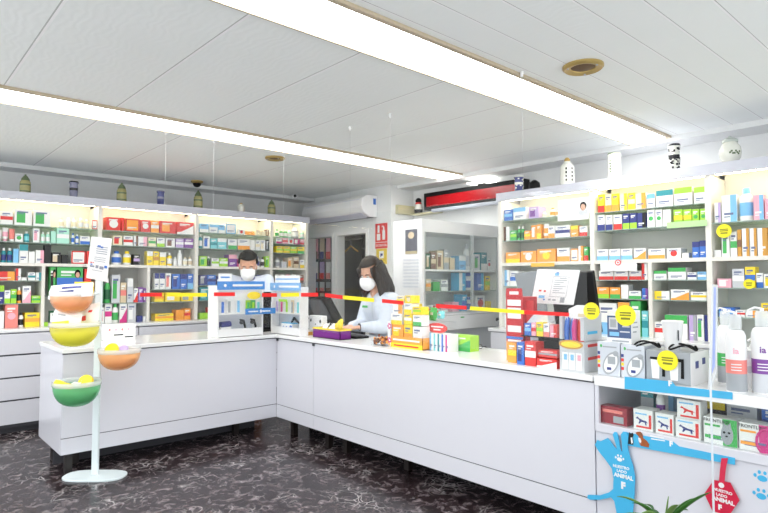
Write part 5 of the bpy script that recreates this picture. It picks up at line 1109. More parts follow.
shampoo(726.5, 383, 58, 15, 'g', 'gy', 'white shampoo bottle with green band, behind the pink-banded one', None, 'g')
shampoo(764, 393, 66, 20, 'pu', 'lg', 'white shampoo bottle with purple band, at the right edge of the photo', 'ia', 'pu')
p = at(750, 389, z=CT); s = mpp(p)
t = thing('lotion_bottle', 'slim white lotion bottle between the pink and purple shampoo bottles', 'bottle', p)
r = 3.9 * s; h = 38 * s
MB().lathe([(r * .95, 0), (r, h * .03), (r, h * .72), (r * .8, h * .8)], p, 20).build('body', PLASTW, t, smooth=True); MB().lathe([(r * .7, h * .8), (r * .7, h * .98), (r * .6, h)], p, 16).build('cap', pk('lg'), t, smooth=True)
d = (EYEP - p); d.z = 0; d.normalize(); q = p + d * r * .98 + AZ * h * .52
MB().ball(q, (.004, .013, .018), 12, 8).build('round_label', pk('lg'), t, smooth=True)
for i, (px, yb) in enumerate(((722, 371), (757, 374))):
    p = Vector((3.36, solve(px, x=3.36, z=CT), CT + .0005)); s = mpp(p); r = 7 * s; h = 40 * s
    t = thing('shampoo_bottle', ['white bottle with curved handle behind the green-banded shampoo', 'white bottle with curved handle behind the purple-banded shampoo'][i], 'bottle', p, 'handled bottles at the back')
    MB().lathe([(r * .95, 0), (r, .01), (r, h * .8), (r * .5, h)], p, 20).build('body', PLASTW, t, smooth=True)
    MB().tube([p + AZ * h + AY * r, p + AZ * h * 1.15, p + AZ * h * 1.2 - AY * r * 1.3], r * .16, 8).tube([p + AZ * h * .97, p + AZ * h * 1.16], r * .3, 10).build('pump', PLASTW, t, smooth=True)
# clear upright sheet holder before the display
Xr = CF - .065; Yr = solve(711, x=Xr, z=.9)
t = thing('clear_stand', 'tall clear upright with a white and blue holder, before the glass display', 'stand', (Xr, Yr, 0))
MB().tube([(Xr, Yr, .012), (Xr, Yr, 1.1)], .005, 10).build('rod', mat('pale clear rod', (.86, .88, .90), .15), t, smooth=True)
MB().lathe([(.11, 0), (.11, .008), (.02, .012)], (Xr, Yr, 0), 24).build('base', STEEL, t)
zt = at(714, 284, x=Xr).z; zb = at(710, 391, x=Xr).z
hp_ = [at(712, 284, x=Xr), at(717.5, 285, x=Xr), at(716.5, 372, x=Xr), at(710.5, 391, x=Xr), at(708, 388, x=Xr)]
MB().prism(hp_, (.006, 0, 0)).build('holder', FROST, t)
hq = [at(713.8, 287, x=Xr - .001), at(716, 287.5, x=Xr - .001), at(715, 366, x=Xr - .001), at(712, 374, x=Xr - .001)]
MB().prism(hq, (-.001, 0, 0)).build('blue_insert', mat('pale blue insert', (.62, .68, .88), .4), t)
# ------------------------------------------------------------------ back right: shutter box, glass cabinet, pillar fittings
Xs = 5.27
ya, yb = solve(424, x=Xs, z=2.4), solve(523, x=Xs, z=2.4)
z0, z1 = at(424.5, 210.3, x=Xs).z, at(424.5, 193.6, x=Xs).z
t = thing('shutter_box', 'long red and black box high on the back right wall', 'light box', (Xs, (ya + yb) / 2, z0))
bx('frame', BLACK, t, Xs, XW - .001, yb, ya, z0, z1)
bx('red_panel', mat('red gloss panel', (.62, .03, .07), .25), t, Xs - .006, Xs, yb + .02, ya - .05, z0 + (z1 - z0) * .17, z0 + (z1 - z0) * .76)
bx('rail', mat('grey rail', (.62, .64, .68), .3), t, Xs - .06, Xs, yb, solve(431, x=Xs - .06, z=2.3), z0 - .045, z0 - .005, bevel=.008)
yl = solve(481, x=Xs + .02, z=z1 + .03)
tq = thing('small_light', 'small white light panel on top of the red and black box', 'lamp', (Xs + .02, yl, z1))
bx('stand', BLACK, tq, Xs + .02, Xs + .06, yl - .05, yl + .05, z1, z1 + .02); bx('panel', mat('small lit panel', (1, 1, .98), .5, emit=3.5, noise=0), tq, Xs - .06, Xs + .12, yl - .15, yl + .15, z1 + .021, z1 + .035)
# glass cabinet
Yc = 4.0; Xc0 = solve(422, y=Yc, z=1.5); Xc1 = XW - .01; Yb = Yc + .42
zt = at(422, 218.5, y=Yc).z; zg1 = at(424, 231.5, y=Yc).z; zg0 = at(436, 314, y=Yc).z; zm = at(424, 269, y=Yc).z
t = thing('glass_cabinet', 'white cabinet with sliding glass doors standing behind the counter, back right', 'cabinet', (Xc0, Yc, 0))
CW = PLASTW
bx('side_panel', CW, t, Xc0, Xc0 + .03, Yc, Yb, 0, zt); bx('side_panel', CW, t, Xc1 - .03, Xc1, Yc, Yb, 0, zt)
bx('header', CW, t, Xc0 + .03, Xc1 - .03, Yc, Yb, zg1, zt); bx('back_panel', mat('cabinet back', (.95, .96, .95), .5), t, Xc0 + .03, Xc1 - .03, Yb - .012, Yb, zg0, zg1)
bx('bottom_shelf', CW, t, Xc0 + .03, Xc1 - .03, Yc + .005, Yb - .012, zg0 - .02, zg0); bx('mid_shelf', CW, t, Xc0 + .03, Xc1 - .03, Yc + .03, Yb - .012, zm - .02, zm)
zq = at(440, 291, y=Yc + .05).z
bx('glass_shelf', GSHELF, t, Xc0 + .03, Xc1 - .03, Yc + .04, Yb - .012, zq - .008, zq)
xm = solve(472, y=Yc, z=1.5)
for i, (u0, u1, dy) in enumerate(((Xc0 + .031, xm + .03, 0), (xm - .0, Xc1 - .031, .012))):
    d_ = MB().box(u0, u0 + .018, Yc + dy, Yc + dy + .009, zg0, zg1).box(u1 - .018, u1, Yc + dy, Yc + dy + .009, zg0, zg1).box(u0 + .018, u1 - .018, Yc + dy, Yc + dy + .009, zg0, zg0 + .015).build('glass_door', mat('aluminium frame', (.80, .82, .82), .3, metal=.4), t)
    bx('pane', GLASS, d_, u0 + .018, u1 - .018, Yc + dy + .003, Yc + dy + .006, zg0 + .015, zg1)
zd = at(449, 330, y=Yc).z
dr = bx('drawer', CW, t, Xc0 + .032, Xc1 - .032, Yc - .015, Yc + .3, zd, zg0 - .025, bevel=.004)
c = at(462.5, 317.2, y=Yc - .016)
MB().ball(c, (.035, .002, .008), 12, 6).build('green_badge', pk('g'), dr, smooth=True)
bx('base', mat('pale grey cupboard', (.80, .81, .83), .4), t, Xc0 + .031, Xc1 - .031, Yc + .06, Yb, 0, zd - .004)
y0, y1 = solve(417.3, x=Xc0, z=1.8), solve(405.5, x=Xc0, z=1.8)
za, zb2 = at(411, 229.5, x=Xc0).z, at(411, 254, x=Xc0).z
po = tag(bx('poster', mat('dark poster print', (.36, .36, .40), .5, noise=.25, scale=14), None, Xc0 - .003, Xc0 - .0005, y0, y1, zb2, za, loc=(Xc0, y0, zb2)), 'dark poster with a pale picture on the side of the glass cabinet', 'poster')
MB().ball((Xc0 - .0035, (y0 + y1) / 2, za - .06), (.001, .045, .035), 12, 8, 0).box(Xc0 - .0038, Xc0 - .003, y0, y1, zb2, zb2 + .03, 1).build('picture', [pk('be'), mat('poster foot', (.72, .66, .52), .5)], po)
mb = MB()
for k in range(9): mb.box(Xc0 - .006, Xc0 - .0005, y0 - .02, y1 + .03, zb2 - .07 - k * .034, zb2 - .052 - k * .034)
mb.build('louvre', mat('louvre white', (.84, .85, .87), .4), t)
Yi = Yc + .10
def cab(spec, z, place, top):
    for i, it in enumerate([q.split() for q in spec.split(';') if q.strip()]):
        x0, x1, hp = map(float, it[:3]); kind, c1, c2, des = it[3:7]
        a, b = solve(x0, y=Yi, z=z), solve(x1, y=Yi, z=z); c = Vector(((a + b) / 2, Yi, z + .0005)); desc = WORD[c1] + ' ' + KW[kind] + (DW[des].format(WORD[c2]) if kind == 'b' else ' with %s label' % WORD[c2])
        goods(kind, abs(b - a) * .95, min(hp * mpp(c), top - z - .03), c1, c2, des, .12, None, c, 0, '%s, %s from left, %s' % (desc, ORD[i], place), 'goods on the ' + place)
cab('426 430.5 16 b dg be q; 431 436 17 b br be s; 437 443.5 19 b be br q; 444 449 20 b gy be s; 450 455 12 b be w n; 459 466 14 b lb w t; 467 471.5 26 o w lg n; 474 480 16 b lg g q; 481 487 18 b te w b; 487.5 491 12 b w r c', zm, 'upper shelf inside the glass cabinet', zg1)
cab('426 431 12 b be or s; 433 440 9 b g w n; 441 448 11 b w gy s; 459 466 19 b cy w l; 467.5 476 18 o w bl n; 477 484 19 b bl cy r; 485 490 14 b y li s', zq, 'glass shelf inside the glass cabinet', zm)
cab('427 433 8 b w r s; 434 440 7 b r w s; 441 448 8 b w pk s; 452 459 10 b pk w n; 462 467 17 b cy bl s; 468.5 475 14 o w bl n; 476 485 15 b w r c; 486 491 9 b y w n', zg0, 'bottom shelf inside the glass cabinet', zq)
# on and beside the pillar
q = at(426, 213.5, x=XW - .06); y1_ = min(YP - .005, solve(415, x=XW - .06, z=q.z)); y0_ = solve(440, x=XW - .06, z=q.z)
t = thing('wall_shelf', 'small cream shelf on the back right wall under the red box', 'shelf', (XW, (y0_ + y1_) / 2, q.z))
bx('board', mat('cream plastic', (.80, .77, .62), .5), t, XW - .14, XW - .001, y0_, y1_, q.z - .012, q.z + .006, bevel=.003)
p = Vector((XW - .09, solve(418.5, x=XW - .09, z=q.z), q.z + .0065)); 
t = thing('figurine', 'small white figurine with a black head and red scarf left of the red box', 'figurine', p)
MB().lathe([(.05, 0, 1), (.055, .05), (.045, .1), (.03, .13)], p, 16).build('body', [CER['bone'], BLACK], t, smooth=True); MB().ball(p + AZ * .165, .04).build('head', BLACK, t, smooth=True); MB().lathe([(.04, .12), (.042, .135), (.034, .145)], p, 14).build('scarf', pk('r'), t, smooth=True)
def plate(name, px0, px1, py0, py1, m_, label, cat, plane, val, th=.02):
    a = at(px0, py0, **{plane: val}); b = at(px1, py1, **{plane: val})
    if plane == 'y': o = MB().box(a.x, b.x, val - th, val - .0005, a.z, b.z)
    else: o = MB().box(val - th, val - .0005, a.y, b.y, a.z, b.z)
    return tag(o.build(name, m_, loc=(a.x, a.y, min(a.z, b.z))), label, cat), a, b
o, a, b = plate('fuse_box', 395.5, 412.5, 205, 215.5, mat('cream plastic', (.80, .77, .62), .5), 'cream box high on the white pillar left of the red box', 'fuse box', 'y', YP, .05)
MB().box(a.x + .01, b.x - .01, YP - .053, YP - .05, (a.z + b.z) / 2 + .005, (a.z + b.z) / 2 + .012).build('seam', pk('be'), o)
o, a, b = plate('fire_sign', 375.5, 387.5, 224, 241.5, pk('r'), 'red fire sign with white symbols on the wall behind the woman', 'sign', 'x', XA, .004)
zc_ = (a.z + b.z) / 2; w = abs(a.y - b.y); hh = abs(a.z - b.z)
def pb(mb, u0, u1, v0, v1): return mb.box(XA - .0055, XA - .004, a.y - w * u0, a.y - w * u1, b.z + hh * v0, b.z + hh * v1)
mb = MB(); pb(mb, .14, .42, .1, .45); pb(mb, .2, .36, .5, .9); pb(mb, .6, .82, .12, .62); pb(mb, .66, .76, .62, .8); pb(mb, .56, .7, .8, .86); mb.build('white_symbols', PAPER, o)
o, a, b = plate('fire_label', 375.5, 387.5, 243, 248, pk('r'), 'red strip sign with white lettering under the fire sign', 'sign', 'x', XA, .004)
text('EXTINTOR', (XA - .0045, (a.y + b.y) / 2, (a.z + b.z) / 2), -AY, AZ, abs(a.y - b.y) * .19, PAPER, o)
o, a, b = plate('camera_sign', 376.5, 387, 249, 264, mat('sign yellow', (.90, .78, .25), .5), 'yellow surveillance sign with a dark camera symbol under the fire signs', 'sign', 'x', XA, .004)
zc_ = a.z - abs(a.z - b.z) * .4; yc = (a.y + b.y) / 2
MB().box(XA - .005, XA - .004, yc - .045, yc + .045, zc_ - .045, zc_ + .05).box(XA - .006, XA - .005, yc - .024, yc + .02, zc_ - .012, zc_ + .018, 1).box(XA - .006, XA - .005, yc + .005, yc + .018, zc_ - .03, zc_ - .012, 1).build('camera_symbol', [PAPER, pk('nv')], o)
# air conditioner
ye = solve(377.5, x=XA, z=2.3); yf = solve(306, x=XA - .2, z=2.3)
zT = at(366, 196.5, x=XA - .08).z; zB = at(352, 218.5, x=XA - .17).z
t = thing('air_conditioner', 'white split air conditioner over the storeroom openings', 'air conditioner', (XA, (ye + yf) / 2, zB))
prof = [(0, zB), (-.14, zB - .0), (-.24, zB + .055), (-.28, zB + (zT - zB) * .45), (-.26, zB + (zT - zB) * .82), (-.19, zT), (0, zT)]
MB().prism([(XA - .001 + u, ye, z) for u, z in prof], (0, yf - ye, 0)).build('body', PLASTW, t, bevel=.012)
MB().prism([(XA - .25, ye + .04, zB + .036), (XA - .15, ye + .04, zB - .014), (XA - .145, ye + .04, zB - .006), (XA - .245, ye + .04, zB + .044)], (0, yf - ye - .06, 0)).build('louvre', mat('lavender louvre', (.80, .80, .86), .3), t)
MB().box(XA - .16, XA - .04, ye + .03, yf - .03, zB - .004, zB - .001).build('outlet', BLACK, t)
MB().box(XA - .075, XA - .03, ye - .002, ye - .0002, zB + (zT - zB) * .58, zB + (zT - zB) * .86).build('blue_sticker', pk('bl'), t)
MB().tube([(XA - .274, yf - .1, zB + (zT - zB) * .78), (XA - .274, ye + .04, zB + (zT - zB) * .78)], .003, 6).build('seam', mat('lavender louvre', (.80, .80, .86), .3), t)
# storeroom seen through the openings
t = thing('storage_rack', 'grey storeroom rack seen through the right opening', 'shelf', (6.1, 6.6, 0))
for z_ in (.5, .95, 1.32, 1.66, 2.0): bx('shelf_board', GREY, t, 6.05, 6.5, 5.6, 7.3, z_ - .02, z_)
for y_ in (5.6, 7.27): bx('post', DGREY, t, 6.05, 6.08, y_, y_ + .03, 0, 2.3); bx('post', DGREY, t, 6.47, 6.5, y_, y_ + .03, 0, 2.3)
rr = random.Random(11); cs = ['br', 'bl', 'be', 'dg', 'nv', 'gy', 'te', 'or', 'cr', 'lb']
for z_, nm in ((.95, 'second board'), (1.32, 'third board'), (1.66, 'fourth board'), (2.0, 'top board')):
    y_ = 7.25; i = 0
    while y_ > 5.95 and i < 9:
        w = rr.uniform(.1, .2); h = rr.uniform(.14, .26); c1, c2 = rr.sample(cs, 2); des = rr.choice('sbqt')
        goods('b', w * .96, h, c1, c2, des, .25, None, Vector((6.1, y_ - w / 2, z_ + .0005)), -PI / 2, '%s carton%s, %s from left, %s of the storeroom rack' % (WORD[c1], DW[des].format(WORD[c2]), ORD[i], nm), 'cartons on the storeroom rack'); y_ -= w; i += 1
# hosiery packs on hooks in the left opening
pgx = XA + .16
t = thing('peg_board', 'dark peg board hung with packs in the left opening', 'peg board', (pgx, Y1, .6))
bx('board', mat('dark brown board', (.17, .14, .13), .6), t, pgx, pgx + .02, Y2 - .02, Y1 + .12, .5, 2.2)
k = 0
for r_, (py0, py1) in enumerate(((238, 259), (262, 279), (282, 291), (293, 304))):
    for j in range(3):
        pa = at(313.5 + j * 6.3, py0, x=pgx - .03); pb_ = at(317.5 + j * 6.3, py1, x=pgx - .03)
        c1 = ['pk', 'lg', 'w', 'be', 'gy', 'la'][(r_ * 2 + j * 3) % 6]; c2 = ['br', 'nv', 'r', 'sa'][(r_ + j) % 4]
        o = MB().box(pa.x, pa.x + .012, pb_.y, pa.y, pb_.z, pa.z).box(pa.x - .001, pa.x, pb_.y, pa.y, pb_.z, pb_.z + (pa.z - pb_.z) * .35, 1).build('hosiery_pack', [pk(c1), pk(c2)], loc=(pa.x, pa.y, pb_.z))
        MB().tube([(pa.x + .012, (pa.y + pb_.y) / 2, pa.z - .01), (pgx, (pa.y + pb_.y) / 2, pa.z - .01)], .004, 6).build('hook', STEEL, o)
        tag(o, '%s pack with %s foot, %s row, %s from left on the dark peg board' % (WORD[c1], WORD[c2], ['top', 'second', 'third', 'lowest'][r_], ORD[j]), 'pack', 'packs on the peg board')
# coat hanger
xh = XA + .3; c = at(351, 246, x=xh); w = .16
t = thing('coat_hanger', 'wooden coat hanger hanging in the right storeroom opening', 'hanger', (xh, c.y, c.z))
MB().tube([(xh, c.y + w, c.z - .085), (xh, c.y, c.z), (xh, c.y - w, c.z - .085)], .012, 8).build('shoulders', mat('pale wood', (.86, .68, .34), .5), t)
MB().tube([(xh, c.y, c.z), (xh, c.y, c.z + .06), (xh, c.y + .03, c.z + .08), (xh, c.y + .01, c.z + .1)], .003, 6).build('hook', STEEL, t)
MB().tube([(xh, c.y - .25, c.z + .098), (xh, c.y + .5, c.z + .098)], .009, 8).build('bar', STEEL, t)

# ------------------------------------------------------------------ hanging clear screens with red and yellow tape
def wire(t, x, y, z): MB().tube([(x, y, z), (x, y, ZC)], .0007, 6).build('wire', mat('thin wire', (.74, .75, .75), .4), t); MB().lathe([(.008, ZC - .03), (.012, ZC)], (x, y, 0), 10).build('ceiling_hook', PLASTW, t)
Ys, Xp = 4.735, 2.865
SCR = []
def screen(label, axis, u0, u1, wires):
    t = thing('clear_screen', label, 'screen', (Xp if axis == 'y' else (u0 + u1) / 2, Ys if axis == 'x' else (u0 + u1) / 2, 1.0), 'hanging clear screens')
    if axis == 'x':
        bx('sheet', ACRYL, t, u0, u1, Ys, Ys + .004, 1.02, 1.97); [wire(t, w, Ys + .002, 1.95) for w in wires]
    else:
        bx('sheet', ACRYL, t, Xp, Xp + .004, u0, u1, 1.02, 1.97); [wire(t, Xp + .002, w, 1.95) for w in wires]
    return t
sL = screen('hanging clear screen above the left arm of the counter', 'x', 1.6, 2.85, (solve(166, y=Ys, z=2.6), solve(214, y=Ys, z=2.6)))
sA = screen('hanging clear screen before the woman at the inner corner', 'y', 3.32, 4.70, (solve(350, x=Xp, z=2.6), 4.6))
sB = screen('hanging clear screen above the middle of the long counter', 'y', 1.56, 3.28, (solve(390, x=Xp, z=2.3), solve(522, x=Xp, z=2.5)))
TR = mat('red tape', (.90, .10, .10), .5); TY = mat('yellow tape', (.97, .88, .10), .5)
def tape(label, segs, plane, val):
    a = at(segs[0][0], segs[0][2], **{plane: val})
    t = thing('barrier_tape', label, 'tape', a, 'red and yellow tape on the screens')
    for x0, x1, y0, y1, c in segs:
        P = [at(x0, y0 - 1.9, **{plane: val}), at(x1, y1 - 1.9, **{plane: val}), at(x1, y1 + 1.9, **{plane: val}), at(x0, y0 + 1.9, **{plane: val})]
        MB().prism(P, (0, .001, 0) if plane == 'y' else (.001, 0, 0)).build('red_block' if c == 'r' else 'yellow_block', TR if c == 'r' else TY, t)
tape('red and yellow tape across the screen above the left arm of the counter', [(140, 162, 294.8, 294.6, 'r'), (167, 207, 294.6, 294.8, 'y'), (214, 235, 294.3, 294.2, 'r'), (262, 277, 295, 295, 'r')], 'y', Ys - .003)
tape('red and yellow tape across the screen before the woman', [(281, 299, 295, 294.6, 'y'), (301, 318, 294.8, 294.6, 'r'), (325, 342.5, 295, 297.3, 'r'), (343, 374, 297.3, 300.2, 'y'), (382, 392, 300.8, 301.8, 'r')], 'x', Xp - .003)
tape('red and yellow tape across the middle screen, before the red display', [(392, 403.5, 301.8, 303, 'r'), (436, 466.5, 305.8, 307.8, 'r'), (470, 524, 308.2, 312.2, 'y'), (524, 569, 312.2, 314.6, 'r')], 'x', Xp - .003)

# ------------------------------------------------------------------ potted plant in the foreground
pc = Vector((2.38, solve(657, x=2.38, z=.4), 0))
t = thing('potted_plant', 'potted plant with arching green strap leaves at the bottom edge', 'plant', pc)
MB().lathe([(.075, 0), (.105, .17), (.112, .19), (.10, .19), (.095, .165), (.002, .16)], pc, 26).build('pot', mat('white glazed pot', (.85, .85, .84), .3), t, smooth=True)
MB().lathe([(.094, .15), (.09, .168), (.01, .172)], pc, 20).build('soil', mat('potting soil', (.13, .09, .07), .95, bump=.8, scale=90), t)
LEAF = [mat('strap leaf green', (.22, .42, .16), .45, noise=.25), mat('pale leaf green', (.42, .56, .28), .45, noise=.25)]
top = at(664, 527, x=2.38); MB().tube([pc + AZ * .16, pc.lerp(top, .6) + AZ * .03, top], [.014, .011, .012], 10).build('stem', mat('plant stem', (.45, .38, .26), .8), t, smooth=True)
tips = [((617, 496.5), .0, .35, 1), ((711, 492), -.1, .15, 0), ((668.5, 496), .05, .05, 1), ((632, 503), -.1, .3, 0), ((645, 504), .2, .25, 0), ((680, 505), -.2, .3, 1), ((697, 498), .1, .25, 0), ((612, 520), .1, .5, 1), ((716, 524), -.15, .5, 1), ((636, 518), -.25, .5, 1), ((688, 510), .25, .25, 0), ((694, 532), .15, .5, 0), ((640, 530), -.3, .4, 0)]
for i, ((u, v), dx, arch, cm_) in enumerate(tips):
    tip = at(u, v, x=2.38 + dx * .5); b0 = top.copy(); mid = b0.lerp(tip, .5) + AZ * (.02 + arch * .12)
    path = [(b0 * (1 - k) ** 2 + mid * 2 * k * (1 - k) + tip * k * k) for k in [j / 10 for j in range(11)]]
    mb = MB(); vs = []
    for j, q in enumerate(path):
        d = (path[min(j + 1, 10)] - path[max(j - 1, 0)]).normalized(); e = d.cross(AZ)
        e = e.normalized() if e.length > .05 else R; e = (e + d.cross(F0).normalized() * .8).normalized(); w = .014 * (math.sin(min(1, (j + 1.2) / 6) * PI / 2)) * (1 - max(0, (j - 5) / 5) ** 2 * .93); up = e.cross(d)
        vs += [q - e * w, q - up * w * .35, q + e * w]
    mb.add(vs, [(3 * j, 3 * j + 1, 3 * j + 4, 3 * j + 3) for j in range(10)] + [(3 * j + 1, 3 * j + 2, 3 * j + 5, 3 * j + 4) for j in range(10)])
    mb.build('leaf', LEAF[cm_], t, smooth=True, solid=.0015)

# ------------------------------------------------------------------ people
def remesh(mb, voxel, name, mats, parent, it=6, paint=None):
    o = mb.build(name, mats, parent)
    r = o.modifiers.new('r', 'REMESH'); r.mode = 'VOXEL'; r.voxel_size = voxel
    q = o.modifiers.new('s', 'SMOOTH'); q.iterations = it; q.factor = .5
    dg = bpy.context.evaluated_depsgraph_get(); me = bpy.data.meshes.new_from_object(o.evaluated_get(dg))
    o.modifiers.clear(); old = o.data; o.data = me; bpy.data.meshes.remove(old)
    me.materials.clear(); [me.materials.append(x) for x in (mats if isinstance(mats, (list, tuple)) else [mats])]
    for p in me.polygons: p.use_smooth = True; p.material_index = 0
    return o
def person(label, foot, fwd, J, head, hfwd, skin, hair, s=1.0, female=False):
    """J: joint name -> world point; head: centre of the skull; hfwd: where the face points"""
    t = thing('person', label, 'person', foot)
    f = Vector(fwd).normalized(); rt = f.cross(AZ)
    hf = Vector(hfwd).normalized(); hr = hf.cross(AZ).normalized(); hu = hr.cross(hf)
    Q = Matrix((hr, hf, hu)).transposed()                # local x right, y forward, z up of the head
    def hp(x, y, z): return head + Q @ Vector((x, y, z)) * s
    b = MB()
    # trunk
    pe, ch, nk = J['pelvis'], J['chest'], J['neck']
    for k in (-1, 1):
        b.cap(pe + rt * .07 * s * k, ch + rt * .07 * s * k, .115 * s, .115 * s); b.cap(ch + rt * .07 * s * k, ch.lerp(nk, .6) + rt * .05 * s * k, .11 * s, .075 * s)
    b.cap(ch.lerp(nk, .75), hp(0, -.02, -.05), .055 * s, .055 * s)
    for k, sd in ((-1, 'L'), (1, 'R')):
        sh, el, wr = J['sh' + sd], J['el' + sd], J['wr' + sd]
        b.cap(ch.lerp(nk, .55) + rt * .04 * s * k, sh, .06 * s, .058 * s); b.cap(sh, el, .052 * s, .042 * s); b.cap(el, wr, .041 * s, .027 * s)
        hp_ = pe + rt * .09 * s * k; an = Vector(foot) + rt * .10 * s * k + AZ * .08; kn = hp_.lerp(an, .5) + f * .03
        b.cap(hp_, kn, .085 * s, .058 * s); b.cap(kn, an, .055 * s, .04 * s); b.cap(an - AZ * .035 - f * .03, an - AZ * .045 + f * .15, .042 * s, .035 * s)
        # hand: palm, four fingers, thumb
        d = J['hd' + sd].normalized(); pn = J['pn' + sd].normalized(); e = d.cross(pn).normalized() * (1 if sd == 'R' else -1)   # e points to the thumb side
        pc_ = wr + d * .05 * s
        for u in (-.026, -.009, .009, .026): b.cap(wr + d * .012 * s + e * u * .7 * s, wr + d * .085 * s + e * u * s, .015 * s, .0125 * s, 8)
        for u, ln in ((.028, .068), (.010, .076), (-.009, .07), (-.027, .055)):
            k0 = wr + d * .088 * s + e * u * s; k1 = k0 + (d * .85 + pn * .5).normalized() * ln * .5 * s; k2 = k1 + (d * .45 + pn * .9).normalized() * ln * .45 * s
            b.cap(k0, k1, .0105 * s, .0095 * s, 8); b.cap(k1, k2, .0095 * s, .008 * s, 8)
        k0 = wr + d * .025 * s + e * .03 * s; k1 = k0 + (d * .6 + e * .75 + pn * .2).normalized() * .045 * s; b.cap(k0, k1, .014 * s, .011 * s, 8); b.cap(k1, k1 + (d + e * .15 + pn * .3).normalized() * .032 * s, .011 * s, .009 * s, 8)
    # head: skull, face, jaw, nose, ears
    b.ball(hp(0, -.012, .045), (.076 * s, .095 * s, .09 * s), 20, 12, Q=Q); b.ball(hp(0, .025, -.01), (.066 * s, .068 * s, .09 * s), 20, 12, Q=Q); b.ball(hp(0, .035, -.075), (.045 * s, .05 * s, .04 * s), 16, 10, Q=Q)
    b.cap(hp(0, .088, .012), hp(0, .108, -.025), .009 * s, .014 * s, 10); b.cap(hp(-.045, .07, .028), hp(.045, .07, .028), .014 * s, .014 * s, 10)
    for k in (-1, 1): b.ball(hp(.078 * k, -.005, -.005), (.010 * s, .02 * s, .032 * s), 10, 8, Q=Q)
    b.ball(hp(0, .08, -.058), (.022 * s, .012 * s, .009 * s), 10, 7, Q=Q)
    remesh(b, .0075, 'body', skin, t)
    for k in (-1, 1):
        e = MB().ball(hp(.031 * k, .083, .012), (.013 * s, .008 * s, .008 * s), 12, 8, Q=Q).build('eye', mat('eye white', (.9, .9, .9), .2), t, smooth=True)
        MB().ball(hp(.031 * k, .0895, .011), (.005 * s, .003 * s, .005 * s), 10, 6, Q=Q).build('iris', pk('bk'), e, smooth=True)
        MB().tube([hp(.014 * k, .092, .03), hp(.032 * k, .091, .036), hp(.05 * k, .078, .03)], [.003 * s, .0045 * s, .002 * s], 6).build('eyebrow', hair, t, smooth=True)
    # mask over nose, mouth and chin
    def mk(u, v):
        a = (u - .5) * 2.25; z = .018 - .125 * v; bulge = math.sin(PI * min(1, v * .9 + .08)) ** .7
        rr_ = .078 + .036 * bulge * math.cos(a) ** 2 + .012 * math.cos(a * 2) * bulge
        zz = z + (.5 - v) * .06 * (abs(a) / 1.12) ** 2 * -1.2
        return hp(rr_ * .92 * math.sin(a), .018 + rr_ * math.cos(a), zz)
    m_ = MB().grid(mk, 18, 12).build('face_mask', MASKM, t, smooth=True, solid=.003)
    MB().tube([mk(0, .25), hp(-.08, .0, .03)], .002, 6).tube([mk(1, .25), hp(.08, .0, .03)], .002, 6).tube([mk(0, .75), hp(-.08, -.01, -.03)], .002, 6).tube([mk(1, .75), hp(.08, -.01, -.03)], .002, 6).build('strap', PAPER, m_)
    return t, hp, Q, f, rt
def coat(t, J, f, rt, s, hem, name='coat', loose=.022):
    b = MB(); pe, ch, nk = J['pelvis'], J['chest'], J['neck']
    for k in (-1, 1):
        b.cap(pe + rt * .075 * s * k, ch + rt * .08 * s * k, (.12 + loose) * s, (.118 + loose) * s); b.cap(ch + rt * .08 * s * k, ch.lerp(nk, .55) + rt * .055 * s * k, (.115 + loose) * s, (.08 + loose * .5) * s)
        b.cap(pe + rt * .08 * s * k, Vector((pe.x, pe.y, hem)) + rt * .10 * s * k, (.12 + loose) * s, (.13 + loose) * s)
    for k, sd in ((-1, 'L'), (1, 'R')):
        sh, el, wr = J['sh' + sd], J['el' + sd], J['wr' + sd]
        b.cap(ch.lerp(nk, .55) + rt * .04 * s * k, sh, (.062 + loose * .7) * s, (.06 + loose * .7) * s); b.cap(sh, el, (.056 + loose) * s, (.048 + loose) * s); b.cap(el, wr.lerp(el, .06), (.046 + loose) * s, (.034 + loose * .5) * s)
    return remesh(b, .011, name, COAT, t, 8)
# ---- the man
head = at(248, 266.5, y=5.62); mf = Vector((-.50, -.86, 0))
hb = head; rt = mf.normalized().cross(AZ)
sM = 1.14
foot = Vector((hb.x, hb.y, 0)) - mf * .16
sz = hb.z - .12
J = dict(pelvis=foot + AZ * .93 - mf * .02, chest=foot + AZ * (sz - .17) + mf * .03, neck=foot + AZ * sz + mf * .075)
for k, sd in ((-1, 'L'), (1, 'R')):
    sh = J['neck'] + rt * .205 * k - AZ * .04 - mf * .03; el = sh - AZ * .29 + rt * .05 * k + mf * .05; wr = el + mf * .21 - AZ * .03 - rt * .09 * k
    J['sh' + sd], J['el' + sd], J['wr' + sd] = sh, el, wr; J['hd' + sd] = (mf - rt * .3 * k - AZ * .15); J['pn' + sd] = Vector((0, 0, -1))
t, hp, Q, f, rt = person('man in a white coat and white mask looking down behind the left counter', foot, mf, J, head, mf + AZ * -.42, SKIN, HAIRB, sM)
coat(t, J, f, rt, sM * .93, .62)
MB().lathe([(.082, -.02), (.075, .02), (.066, .045)], J['neck'] + f * .01 - AZ * .0, 20).build('collar', pk('nv'), t, smooth=True)
